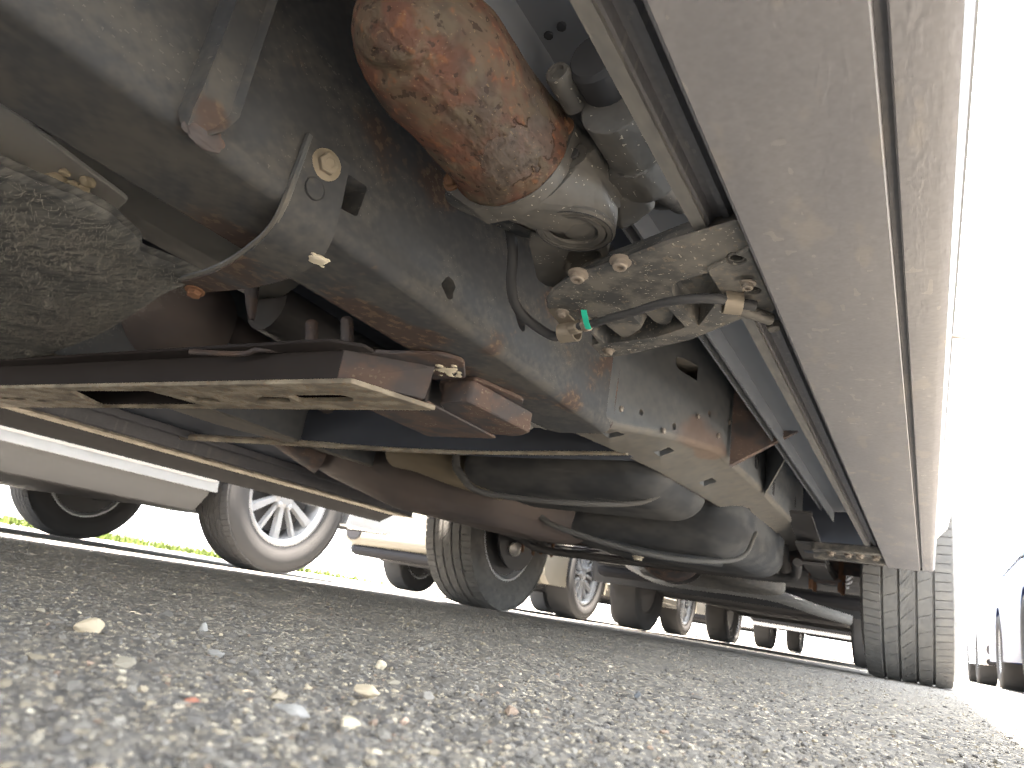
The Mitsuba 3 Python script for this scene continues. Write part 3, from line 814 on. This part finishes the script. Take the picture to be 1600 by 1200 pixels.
# --- felt splash shield with its loose fibres
ol = catmull([(-.66, .05), (-.688, .16), (-.686, .212), (-.660, .285), (-.685, .335), (-.708, .356), (-.700, .386), (-.694, .420), (-.725, .431), (-.80, .445), (-1.112, .536), (-1.45, .61), (-1.80, .69)], 6)
out2 = np.vstack([ol, [(-1.9, .60), (-1.9, .05)]])
pg_ = sg.Polygon(out2).buffer(0)
g0 = []
xs, ys = np.meshgrid(np.linspace(-1.9, -.655, 230), np.linspace(.05, .69, 130))
pts = np.stack([xs.ravel(), ys.ravel()], 1)
inside = shapely.contains_xy(pg_.buffer(-.004), pts[:, 0], pts[:, 1])
pts = np.vstack([pts[inside], V(pg_.segmentize(.006).exterior.coords)[:-1]])
from scipy.spatial import Delaunay
tri = Delaunay(pts).simplices
cen = pts[tri].mean(1)
tri = tri[shapely.contains_xy(pg_, cen[:, 0], cen[:, 1])]


def felt_z(P):
    e = shapely.distance(shapely.points(P), pg_.exterior)
    return .322 + (meshkit.fbm(np.c_[P * 9, 0 * P[:, 0]], 3, 8) - .5) * .004 - .005 * np.clip(e / .08, 0, 1) + .006 * np.exp(-e / .006) + (meshkit.fbm(np.c_[P * 60, 0 * P[:, 0]], 2, 9) - .5) * .005


fm = trimesh.Trimesh(np.c_[pts, felt_z(pts)], tri, process=False)
top = fm.copy(); top.vertices[:, 2] += .008; top.invert() if top.face_normals[:, 2].mean() < 0 else None
if fm.face_normals[:, 2].mean() > 0: fm.invert()
part('felt_shield', join(fm, top), 'felt_black', True, 'black felt splash shield covered in pale loose fibres')
g = np.random.default_rng(8)
NF = 20000
c0 = np.stack([g.uniform(-1.9, -.66, 40000), g.uniform(.06, .69, 40000)], 1)
c0 = c0[shapely.contains_xy(pg_.buffer(-.002), c0[:, 0], c0[:, 1])]
dens = meshkit.fbm(np.c_[c0 * 16, 0 * c0[:, 0]], 3, 4)
wgt = np.exp((dens - .5) * 7) * np.where(c0[:, 0] > -1.25, 1.0, .35)
c0 = c0[g.choice(len(c0), NF, replace=False, p=wgt / wgt.sum())]
vs, fs = [], []
edge = shapely.distance(shapely.points(c0), pg_.exterior)
for i, p in enumerate(c0):
    th = g.normal(2.75, .45) if edge[i] > .02 else g.normal(2.4, .9)
    L = g.uniform(.005, .026); cv = g.normal(0, .55)
    t = np.linspace(0, 1, 4)
    ang = th + cv * t
    xy = p + np.cumsum(np.stack([np.cos(ang), np.sin(ang)], 1) * L / 4, 0)
    nrm = np.stack([-np.sin(ang), np.cos(ang)], 1) * g.uniform(.00010, .00026)
    lift = g.uniform(0, .0015)
    vs.append((xy, nrm, lift))
XY = np.concatenate([a for a, _, _ in vs]); ZZ = felt_z(XY).reshape(-1, 4)
vv, ff = [], []
for i, (xy, nrm, lift) in enumerate(vs):
    z = ZZ[i] - .0005 - lift * V([0, 1, 1.0, .3])
    a = np.c_[xy - nrm, z]; b = np.c_[xy + nrm, z + .0001]
    vv.append(np.concatenate([a, b]))
    o = 8 * i
    for q in range(3):
        ff += [(o + q, o + q + 1, o + 5 + q), (o + q, o + 5 + q, o + 4 + q)]
kf = part('felt_shield__fibres', trimesh.Trimesh(np.concatenate(vv), V(ff), process=False), 'fibre', False, 'pale loose fibres on the felt')
labels[kf]['kind'] = 'stuff'

# --- grey heat shield above the felt, gearbox and exhaust in the dark
part('heat_shield', slab(rounded([(-.60, -.05), (-.637, .10), (-.652, .18), (-.675, .253), (-.692, .318), (-.765, .338), (-.86, .25), (-.9, -.05)], .008), .362, .367, .001), 'shield_pale', 25, 'plain grey sheet metal shield')
part('heat_shield__debris', join(*[blob((-.715 + g.normal(0, .016), .272 + g.normal(0, .010), .357), g.uniform(.004, .009), i, 2, (1, 1, .7), .35, 2) for i in range(9)]), 'stone_cream', True)
part('gearbox', soften(hullm(lathe([(.13, 0), (.13, .1)], (-.95, .60, .58), (0, 1, 0), 28), lathe([(.12, 0), (.12, .1)], (-.95, -.1, .57), (0, 1, 0), 28)), .03, 4), 'shield_grey', True)
part('catalyst', lathe([(.02, -.115), (.06, -.10), (.095, -.06), (.112, -.01), (.117, .05), (.117, .30), (.122, .305), (.122, .325), (.115, .33), (.115, .8)], (-1.36, .80, .498), (-1, -.12, -.01), 40), 'muffler_brown', 40, 'smooth round exhaust converter in the dark')
part('exhaust_pipe', tube([(-1.40, .90, .54), (-1.35, 1.2, .46), (-1.4, 1.6, .42)], .035, 18), 'muffler_brown', 40)
part('brake_line', tube([(-.9, .56, .30), (-.84, .60, .31), (-.80, .60, .315), (-.76, .66, .33)], .004, 8), 'rust_dark', 40)
part('hanger_rod', tube([(-.90, .62, .46), (-.90, .635, .41), (-.895, .64, .385)], [.012, .009, .004], 10), 'rust_dark', 40)

# --- gearbox crossmember with its holes, end plates and mounting bolts
cm = mf(slab(rounded([(-1.95, .606), (-.630, .616), (-.580, .735), (-1.95, .735)], .004), .268, .275, .001))
for P in ([(-1.34, .630), (-1.10, .636), (-1.06, .729), (-1.405, .731)], ):
    cm = cm - mf(slab(P, .2, .32, .0005))
for P in ([(-1.045, .664), (-1.055, .690), (-.99, .698), (-.985, .676)], [(-.86, .668), (-.90, .690), (-.83, .700), (-.81, .676)], [(-.80, .664), (-.69, .664), (-.682, .682), (-.70, .694), (-.81, .696)], [(-1.68, .660), (-1.585, .668), (-1.60, .685), (-1.69, .68)], [(-1.56, .68), (-1.53, .69), (-1.53, .695), (-1.57, .69)]):
    cm = cm - mf(slab(rounded(P, .008), .2, .30, .0005))
kc = part('crossmember', cm, 'dust_tan', 25, 'gearbox crossmember thick with tan dust, pierced by slots')
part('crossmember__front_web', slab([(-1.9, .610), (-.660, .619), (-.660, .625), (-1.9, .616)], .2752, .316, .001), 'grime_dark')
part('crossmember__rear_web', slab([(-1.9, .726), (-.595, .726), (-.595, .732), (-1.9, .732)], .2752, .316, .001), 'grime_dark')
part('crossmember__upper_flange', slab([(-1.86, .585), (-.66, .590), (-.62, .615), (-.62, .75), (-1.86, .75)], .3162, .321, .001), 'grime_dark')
part('crossmember__end_web', loft([[(-.664, .619, .2755), (-.658, .619, .2755), (-.658, .619, .3155), (-.664, .619, .3155)], [(-.585, .705, .2755), (-.579, .705, .2755), (-.560, .690, .3155), (-.566, .690, .3155)]]), 'rust_dark')
part('crossmember__end_box', slab(rounded([(-.590, .750), (-.532, .742), (-.520, .90), (-.560, .925), (-.640, .90)], .01), .283, .3155, .002), 'rust_dark')
part('crossmember__end_plate', slab(rounded([(-.662, .622), (-.60, .640), (-.525, .650), (-.505, .676), (-.545, .742), (-.640, .742), (-.645, .700), (-.70, .66)], .01), .316, .3215, .001), 'rust_dark', 25, 'rusty end plate under the frame rail')
part('crossmember__end_plate', slab(rounded([(-.60, .755), (-.53, .745), (-.505, .838), (-.555, .915), (-.60, .93), (-.63, .80)], .01), .316, .3215, .001), 'rust_dark', 25)
part('crossmember__side_plate', slab(rounded([(-.60, .72), (-.60, .93), (-.74, .93), (-.74, .72)], .006), .280, .284, .001), 'rust_dark')
part('crossmember__splat', join(*[blob((-.548 + g.normal(0, .010), .706 + g.normal(0, .010), .3150), g.uniform(.002, .007), i, 2, (1, 1, .3), .45, 3) for i in range(26)]), 'splat', True)
for x in (-.748, -.680):
    part('crossmember__bolt', join(hexbolt((x, .648, .321), (0, -.35, 1), .017), lathe([(.009, 0), (.009, .036), (.005, .04)], (x, .642, .332), (0, -.35, 1), 12)), 'rust_dark')

# --- second crossmember, finned cover, skid lips
part('crossmember', loft([[(x, y, z + dz) for y, z in ((1.26, .336), (1.272, .332), (1.36, .345), (1.37, .46), (1.27, .47), (1.262, .45))] for x, dz in ((-1.55, .004), (-1.1, 0), (-.8, 0), (-.50, .006))]), 'floor_black', 25)
part('crossmember_001__lower_lip', tube([(-1.98, 1.255, .338), (-1.5, 1.262, .336), (-1.06, 1.27, .332), (-.80, 1.265, .334), (-.50, 1.25, .340)], [.010, .009, .007, .005, .004], 8), 'dust_tan', 40)
part('finned_cover', slab(rounded([(-.80, 1.02), (-.63, 1.02), (-.585, 1.15), (-.75, 1.17)], .01), .362, .40, .004), 'shield_grey', 25)
for i in range(4):
    x = -.775 + .038 * i
    part('finned_cover__fin', slab([(x, 1.03), (x + .012, 1.03), (x + .040, 1.145), (x + .028, 1.145)], .355, .364, .002), 'shield_grey', 25)
part('brake_line', tube([(-1.05, .80, .30), (-.98, .78, .295), (-.90, .79, .29), (-.86, .775, .292), (-.80, .775, .288), (-.775, .765, .291), (-.79, .74, .30)], .005, 8), 'dust_tan', 40)

# --- fuel tank in two lobes with straps
def tank(x0, x1, y0, y1, z0, z1):
    m = hullm(*[trimesh.creation.icosphere(subdivisions=3, radius=r).apply_transform(np.diag([1.0, 1, .8, 1])).apply_translation((x, y, z)) for x, y, z, r in
                ((x0, y0, z0 + .07, .06), (x1 - .08, y0, z0 + .09, .09), (x0, y1, z0 + .07, .06), (x1 - .08, y1, z0 + .09, .09), (x0, y0, z1, .06), (x1 - .05, y0, z1, .06), (x0, y1, z1, .06), (x1 - .05, y1, z1, .06))])
    return tm(m)


part('fuel_tank', tank(-.98, -.50, 1.50, 1.78, .272, .48), 'tank_plastic', 40, 'black plastic fuel tank in a dusty skid tray')
part('fuel_tank', tank(-.96, -.44, 1.98, 2.62, .215, .48), 'tank_plastic', 40)
part('fuel_tank__strap', tube([(-1.045, 1.44, .42), (-1.04, 1.44, .345), (-1.02, 1.44, .315), (-.96, 1.43, .275), (-.85, 1.42, .262), (-.69, 1.43, .262), (-.56, 1.50, .285), (-.50, 1.56, .34)], [.010, .011, .010, .008, .007, .007, .006, .005], 10), 'strap_grey', 40)
part('fuel_tank__strap', tube([(-.995, 1.47, .42), (-.985, 1.47, .345), (-.97, 1.47, .325), (-.85, 1.47, .312), (-.72, 1.50, .300), (-.58, 1.55, .30), (-.5, 1.6, .36)], [.008, .010, .010, .008, .007, .006, .005], 10), 'strap_grey', 40)
part('fuel_tank_001__strap', tube([(-1.02, 1.82, .37), (-1.015, 1.82, .325), (-.99, 1.82, .285), (-.93, 1.82, .252), (-.80, 1.83, .225), (-.65, 1.85, .205), (-.52, 1.90, .206), (-.43, 1.97, .235), (-.40, 2.0, .31)], [.010, .012, .010, .009, .008, .008, .007, .006, .005], 10), 'strap_grey', 40)
part('fuel_tank_001__rib', tube([(-.82, 1.95, .232), (-.66, 1.98, .215), (-.5, 2.05, .222)], .014, 10), 'tank_plastic', 40)
part('fuel_tank_001__plug', hexbolt((-.68, 1.86, .196), (0, 0, -1), .012), 'bolt_dirty')

# --- exhaust silencer, tailpipe, drive shaft
part('silencer', soften(hullm(*[trimesh.creation.icosphere(subdivisions=2, radius=.10).apply_translation(p) for p in ((-1.66, 1.66, .412), (-1.40, 1.70, .338), (-1.1, 1.75, .320), (-.98, 2.0, .315), (-1.5, 2.5, .37))]), .05, 2), 'muffler_brown', True, 'brown rust tinted exhaust silencer')
part('silencer__inlet', lathe([(.05, -.12), (.085, 0), (.10, .06)], (-1.72, 1.55, .42), (.5, .8, -.1), 24), 'rust_dark')
part('tailpipe', tube([(-1.30, 1.52, .385), (-1.20, 1.50, .37), (-1.10, 1.54, .345), (-1.02, 1.66, .335)], [.05, .05, .048, .048], 18), 'pipe_tan', 40)
part('drive_shaft', tube([(-.95, .7, .44), (-.95, 1.8, .40), (-.95, 2.8, .35)], .045, 18, 0), 'steel_dark', 40)

# --- rear axle, springs, shock absorbers
part('rear_axle', join(tube([(-1.75, 3.0, .345), (-.2, 3.0, .355)], .045, 20, 0), soften(hullm(trimesh.creation.icosphere(subdivisions=2, radius=.15).apply_translation((-.95, 3.0, .345)), lathe([(.07, 0), (.05, .2)], (-.95, 2.95, .35), (0, -1, .05), 20)), .04, 3)), 'rust_dark', 40)
part('rear_axle__cover', lathe([(0, -.17), (.09, -.16), (.14, -.10), (.15, -.09), (.15, -.08)], (-.95, 3.0, .345), (0, -1, 0), 28), 'steel_dark')
for s, x in ((1, -.33), (-1, -1.60)):
    for i in range(3):
        part('leaf_spring', loft([[(x - .035, y, z), (x + .035, y, z), (x + .035, y, z + .010), (x - .035, y, z + .010)] for y, z in zip(np.linspace(2.25 + .18 * i, 3.85 - .18 * i, 13), [.30 - .012 * i + (.11 - .02 * i) * ((y - 3.05) / .8) ** 2 for y in np.linspace(2.25 + .18 * i, 3.85 - .18 * i, 13)])]), 'steel_dark')
    part('shock_absorber', tube([(x + s * -.12, 2.82, .25), (x + s * -.16, 2.66, .62)], [.022, .022, .03, .03], 14, 0), 'steel_dark', 40)
    part('spring_plate', box((x, 3.0, .282), (.11, .16, .014), .004), 'rust_dark')
    for dy in (-.055, .055):
        part('u_bolt', tube([(x - .05, 3 + dy, .24), (x - .05, 3 + dy, .39), (x, 3 + dy, .41), (x + .05, 3 + dy, .39), (x + .05, 3 + dy, .24)], .008, 8, 4), 'bolt_rusty', 40)
part('sway_bar', tube([(-1.50, 2.6, .30), (-1.46, 2.72, .25), (-1.2, 2.76, .245), (-.6, 2.76, .25), (-.42, 2.72, .255), (-.38, 2.6, .30)], .016, 12), 'steel_dark', 40)
# spare tyre slung under the bed, and the towing bar
sp_t = tyre_mesh(.37, .22, .23, 60)
sp_t.apply_transform(trimesh.transformations.rotation_matrix(np.pi / 2, [0, 1, 0])); sp_t.apply_translation((-.96, 3.72, .36))
part('spare_tyre', sp_t, 'tyre_rubber', 35)
part('tow_bar', tube([(-1.62, 4.28, .34), (-1.40, 4.18, .275), (-1.2, 4.12, .262), (-.75, 4.12, .262), (-.50, 4.16, .215), (-.34, 4.2, .19)], [.03, .034, .034, .034, .03, .026], 14), 'strip_alloy', 40)
part('mud_flap', box((-.055, 3.48, .22), (.24, .008, .30), .002), 'trim_black')

# --- gusset and splash plates outboard of the rail
part('body_gusset', loft([[(-.357, y, z) for y, z in ((1.47, .375), (1.482, .372), (1.50, .56), (1.47, .56))], [(-.20, y, z) for y, z in ((1.49, .475), (1.50, .475), (1.50, .56), (1.49, .56))]]), 'rust_dark', 25, 'rusty body mount gusset')
part('body_gusset', loft([[(-.357, y, z) for y, z in ((1.85, .386), (1.862, .386), (1.87, .56), (1.85, .56))], [(-.235, y, z) for y, z in ((1.56, .47), (1.57, .47), (1.57, .56), (1.56, .56))]]), 'rail_dusty', 25)
part('wheel_liner', loft([[(x, 3.0 + .47 * math.cos(a), .36 + .47 * math.sin(a)) for a in np.linspace(.35, 2.85, 18)] + [(x, 3.0 + .455 * math.cos(a), .36 + .455 * math.sin(a)) for a in np.linspace(2.85, .35, 18)] for x in (-.33, -.02)]), 'floor_black', 30)
part('splash_plate', slab(rounded([(-.355, .32), (-.10, .35), (-.10, .58), (-.355, .58)], .03), 0, .006, .001, o=(0, 2.50, 0), u=(1, 0, 0), v=(0, 0, 1)), 'floor_black', 25)
part('splash_plate', slab(rounded([(1.05, .50), (1.9, .48), (1.9, .62), (1.05, .62)], .03), 0, .006, .001, o=(-.25, 0, 0), u=(0, 1, 0), v=(0, 0, 1)), 'floor_black', 25)

# --- the four wheels
for y, tr_ in ((3.0, True), (-.72, False)):
    for s, x in ((1, -.055), (-1, -1.865)):
        k = wheel(TR, (x, y, float(ground_z(x, y)) + .398), .40, .262, s, 'alloy_rim', tr_, 3.0)
part('brake_backing', lathe([(0, 0), (.19, 0), (.20, .02), (0, .05)], (-1.73, 3.0, .35), (1, 0, 0), 36), 'steel_dark')
part('brake_backing__fitting', lathe([(0, 0), (.03, 0), (.035, .015), (0, .03)], (-1.69, 2.93, .25), (1, -.4, -.2), 18), 'bright_steel')

# ------------------------------------------------------------------ other parked vehicles
def vehicle(name, label, xc, y_front, heading, paint, L=4.6, W=1.84, Ht=1.65, clear=.26, wr=.35, ax=(.85, 3.65), rim='alloy_rim', group=None, rich=False, kind='parked car', cat='car'):
    """A car on the line x = xc, its nose at y_front, heading +1 towards +y or -1 towards -y."""
    k = numbered(name)
    labels[k] = {'label': label, 'category': cat}
    if group: labels[k]['group'] = group
    gz = float(ground_z(xc, y_front - heading * L / 2))
    Yf = lambda d: y_front - heading * d
    low = [(0.0, .42), (.03, .30), (.12, clear), (L - .12, clear + .02), (L - .02, .36), (L, .60), (L - .03, .90), (L - .20, 1.02), (1.3, 1.0), (.25, .86), (.03, .70)]
    bod = mf(loft([[(xc + x * W / 2, Yf(d if abs(x) < .97 else d * (1 - .02) + .01 * L), gz + clear + (z - clear) * zs) for d, z in low] for x, zs in ((-1, .92), (-.96, 1), (.96, 1), (1, .92))]))
    for d in ax:
        bod = bod - mf(lathe([(wr * 1.13, -.36), (wr * 1.13, .36)], (xc - W / 2, Yf(d), gz + wr), (1, 0, 0), 36)) - mf(lathe([(wr * 1.13, -.36), (wr * 1.13, .36)], (xc + W / 2, Yf(d), gz + wr), (1, 0, 0), 36))
    scene[f'{k}__body'] = mikit.ply(bod, paint, smooth=28)
    roof = [(1.05, .98), (1.95, Ht), (3.5, Ht - .03), (4.25, 1.0)]
    scene[f'{k}__cabin'] = mikit.ply(loft([[(xc + x * W / 2 * (.93 if z < 1.1 else .76), Yf(d), gz + z) for d, z in roof] for x in (-1, 1)]), paint, smooth=25)
    for i, (d0, d1) in enumerate(((1.55, 2.55), (2.65, 3.6))):
        for s in (-1, 1):
            kk = numbered(f'{k}__window')
            a, b_ = .93, .78
            scene[kk] = mikit.ply(loft([[(xc + s * (W / 2 * aa + t), Yf(dd), gz + z) for aa, dd, z in ((a, d0, 1.06), (a, d1, 1.06), (b_, d1 - .08 * i, Ht - .1), (b_, d0 + (.45 if i == 0 else 0), Ht - .1))] for t in (-.01, .012)]), 'window_glass', smooth=20)
    scene[f'{k}__windscreen'] = mikit.ply(loft([[(xc + x * W / 2 * aa, Yf(d) - heading * t * -1, gz + z + t) for x, aa, d, z in ((-1, .82, 1.14, 1.06), (1, .82, 1.14, 1.06), (1, .70, 1.84, Ht - .08), (-1, .70, 1.84, Ht - .08))] for t in (0, .03)]), 'window_glass', smooth=20)
    scene[f'{k}__underbody'] = mikit.ply(join(box((xc, Yf(L / 2), gz + clear + .01), (W * .80, L * .9, .05), .02), box((xc, Yf(ax[0]), gz + clear - .02), (W * .7, .10, .07), .02), box((xc, Yf(ax[1]), gz + clear - .01), (W * .72, .12, .08), .03)), 'steel_dark', smooth=25)
    scene[f'{k}__lower_valance'] = mikit.ply(soften(box((xc, Yf(.10), gz + clear + .045), (W * .94, .22, .09), .03), .05, 3), 'trim_black', smooth=40)
    scene[f'{k}__bumper'] = mikit.ply(soften(box((xc, Yf(.05), gz + clear + .19), (W * .98, .22, .22), .05), .05, 4), paint, smooth=40)
    for s in (-1, 1):
        kk = numbered(f'{k}__headlight'); scene[kk] = mikit.ply(soften(box((xc + s * W * .38, Yf(.10), gz + .72), (.36, .16, .14), .03), .04, 3), 'lamp_clear', smooth=40)
        kk = numbered(f'{k}__fog_lamp'); scene[kk] = mikit.ply(lathe([(.075, -.01), (.08, .012), (.06, .016), (0, .012)], (xc + s * W * .43, Yf(-.058), gz + clear + .19), (0, heading, 0), 20), 'trim_black', smooth=30)
        kk = numbered(f'{k}__tail_lamp'); scene[kk] = mikit.ply(box((xc + s * W * .42, Yf(L - .03), gz + .80), (.20, .10, .22), .02), 'lamp_red', smooth=30)
    scene[f'{k}__sill'] = mikit.ply(join(*[box((xc + s * (W / 2 - .012), Yf((ax[0] + ax[1]) / 2), gz + clear + .075), (.035, ax[1] - ax[0] - 2.3 * wr, .075), .012) for s in (1,)]), paint, smooth=40)
    for d in ax:
        for s in (-1, 1):
            x = xc + s * (W / 2 - .105); y = Yf(d)
            wheel(k, (x, y, float(ground_z(x, y)) + wr - .004), wr, .215, s, rim, rich, 20.0)
    return k


vehicle('silver_car', 'silver car beside the truck, its bright sill and spoked alloy wheel showing', -3.595, 3.23, 1, 'silver_paint', W=1.95, wr=.375, clear=.285, ax=(.87, 3.7), rich=True)
for s in (-1, 1):
    kk = numbered('silver_car__cladding')
    scene[kk] = mikit.ply(loft([[(-3.595 + s * (x + .045), y, z) for x, z in ((.924, .312), (.905, .24), (.84, .17), (.80, .17), (.80, .312))] for y in (-.05, 1.92)]), 'cladding_grey', smooth=30)
scene['silver_car__chassis'] = mikit.ply(join(box((-3.55, .85, .235), (1.50, 2.3, .13), .03), tube([(-2.9, 2.30, .26), (-4.2, 2.30, .24)], .04, 12, 0), tube([(-3.0, 2.1, .22), (-3.3, 2.5, .25), (-4.0, 2.2, .20)], .025, 10), box((-3.55, 2.45, .30), (.9, .5, .2), .05)), 'steel_dark', smooth=30)
GR = 'cars parked nose to tail behind the truck'
vehicle('white_car', 'white car behind the truck, fog lamp low in its front bumper', -3.22, 4.40, -1, 'champagne_paint', ax=(.82, 3.6), clear=.24)
vehicle('grey_car', 'dark grey car standing straight behind the truck', -1.12, 4.62, -1, 'grey_paint', ax=(.75, 3.5), rim='steel_dark', clear=.34)
vehicle('silver_car', 'silver car in the next row, beyond the dark grey car', -1.2, 10.2, -1, 'silver_paint', rim='steel_dark', clear=.34)
vehicle('white_car', 'white car in the next row, beyond the white car with the fog lamp', -3.3, 10.0, -1, 'white_paint')
vehicle('blue_car', 'blue car on the bright side of the truck, beyond its rear tyre', 1.52, 5.45, -1, 'blue_paint', ax=(.85, 3.2), clear=.22)
vehicle('white_car', 'white car parked just beyond the blue car', 1.50, 11.2, -1, 'white_paint', ax=(.85, 3.4))

# ------------------------------------------------------------------ grass verge and building far off
g = np.random.default_rng(3)
N = 9000
x = g.uniform(-16, -5.4, N); y = g.uniform(-2, 9, N)
keep = (x < -6.8 + .25 * np.sin(y * 1.3))
x, y = x[keep], y[keep]
h = g.uniform(.05, .13, len(x)); a = g.uniform(0, 6.28, len(x)); w = .012
b0 = np.stack([x - w * np.cos(a), y - w * np.sin(a), ground_z(x, y)], 1); b1 = np.stack([x + w * np.cos(a), y + w * np.sin(a), ground_z(x, y)], 1)
tp = np.stack([x + g.normal(0, .04, len(x)), y + g.normal(0, .04, len(x)), ground_z(x, y) + h], 1)
put('grass', trimesh.Trimesh(np.stack([b0, b1, tp], 1).reshape(-1, 3), np.arange(3 * len(x)).reshape(-1, 3), process=False), 'grass_blade', False)
labels['grass'] = {'label': 'yellow green grass verge beyond the silver car', 'kind': 'stuff'}

bk = 'building'
labels[bk] = {'label': 'pale low building far across the car park', 'category': 'building'}
gz = float(ground_z(6, 60))
scene[bk + '__wall'] = mikit.ply(box((12, 62, gz + 3), (34, 8, 6), .05), 'wall_cream')
scene[bk + '__roof'] = mikit.ply(box((12, 62, gz + 6.15), (35, 9, .3), .05), 'shield_grey')
for i in range(7):
    kk = numbered(bk + '__window')
    scene[kk] = mikit.ply(box((-2 + 4.6 * i, 57.97, gz + 4.2), (1.5, .1, 1.4), .02), 'window_glass')

# ------------------------------------------------------------------ single stones on the asphalt
plain('stone_tan', (0.33, 0.28, 0.20), 0.9); plain('stone_brick', (0.30, 0.13, 0.085), 0.9); plain('stone_grey', (0.21, 0.205, 0.19), 0.9); plain('stone_pink', (0.34, 0.25, 0.19), 0.9); plain('stone_dark', (0.09, 0.095, 0.10), 0.9)
STONES = [
    ('biggest of the cream stones, just in front of the rough tan stone', -.152, .180, .0044, 'stone_cream', (1, .9, .8)),
    ('rough tan stone lying just behind the cream rounded stone', -.197, .240, .0060, 'stone_tan', (1.2, .9, .6)),
    ('angular beige stone standing alone on the dark shaded asphalt', -.343, .206, .0076, 'stone_tan', (1, .9, .75)),
    ('small brick red stone chip on the asphalt', -.194, .155, .0034, 'stone_brick', (1.5, .9, .6)),
    ('small pale beige stone beyond the rough tan stone', -.258, .322, .0040, 'stone_cream', (1, 1, .9)),
    ('flat cream stone chip at the very front edge', -.128, .164, .0030, 'stone_cream', (1.2, .8, .6)),
    ('broad flat grey stone between the brick red chip and the cream stone', -.175, .178, .0062, 'stone_grey', (1.5, .8, .5)),
    ('little pinkish stone on the paler asphalt, well behind the rough tan stone', -.200, .355, .0026, 'stone_pink', (1, .9, .8)),
    ('small dark upright stone alone on the paler asphalt in front of the tyre', -.156, .452, .0034, 'stone_dark', (.8, .8, 1.1)),
    ('small flat orange pink chip on the shaded asphalt', -.258, .160, .0026, 'stone_pink', (1.4, .8, .5)),
    ('brownish upright pebble farther back on the shaded asphalt', -.365, .287, .0042, 'stone_grey', (.8, .8, 1.0)),
    ('small orange pebble beside the rough tan stone', -.155, .212, .0019, 'stone_pink', (1, 1, .9)),
    ('pale grey stone half sunk in the shaded asphalt', -.285, .235, .0045, 'stone_grey', (1.4, .8, .5)),
]
for i, (lab, x, y, r, mat, sq_) in enumerate(STONES):
    gg = np.random.default_rng(70 + i)
    hp = gg.normal(size=(15, 3)); hp /= np.linalg.norm(hp, axis=1, keepdims=True)
    m = trimesh.convex.convex_hull(hp * gg.uniform(.75, 1.15, (15, 1)))
    m = soften(m, .22, 3)
    m.vertices = (m.vertices * (1 + .16 * (meshkit.fbm(m.vertices * 3 + i, 3, i) - .5))[:, None]) * V(sq_) * r * .95
    m.vertices += V([x, y, float(ground_z(x, y)) + r * sq_[2] * .55])
    k = put('stone', m, mat, 50)
    labels[k] = {'label': lab, 'category': 'stone', 'group': 'loose stones on the asphalt'}
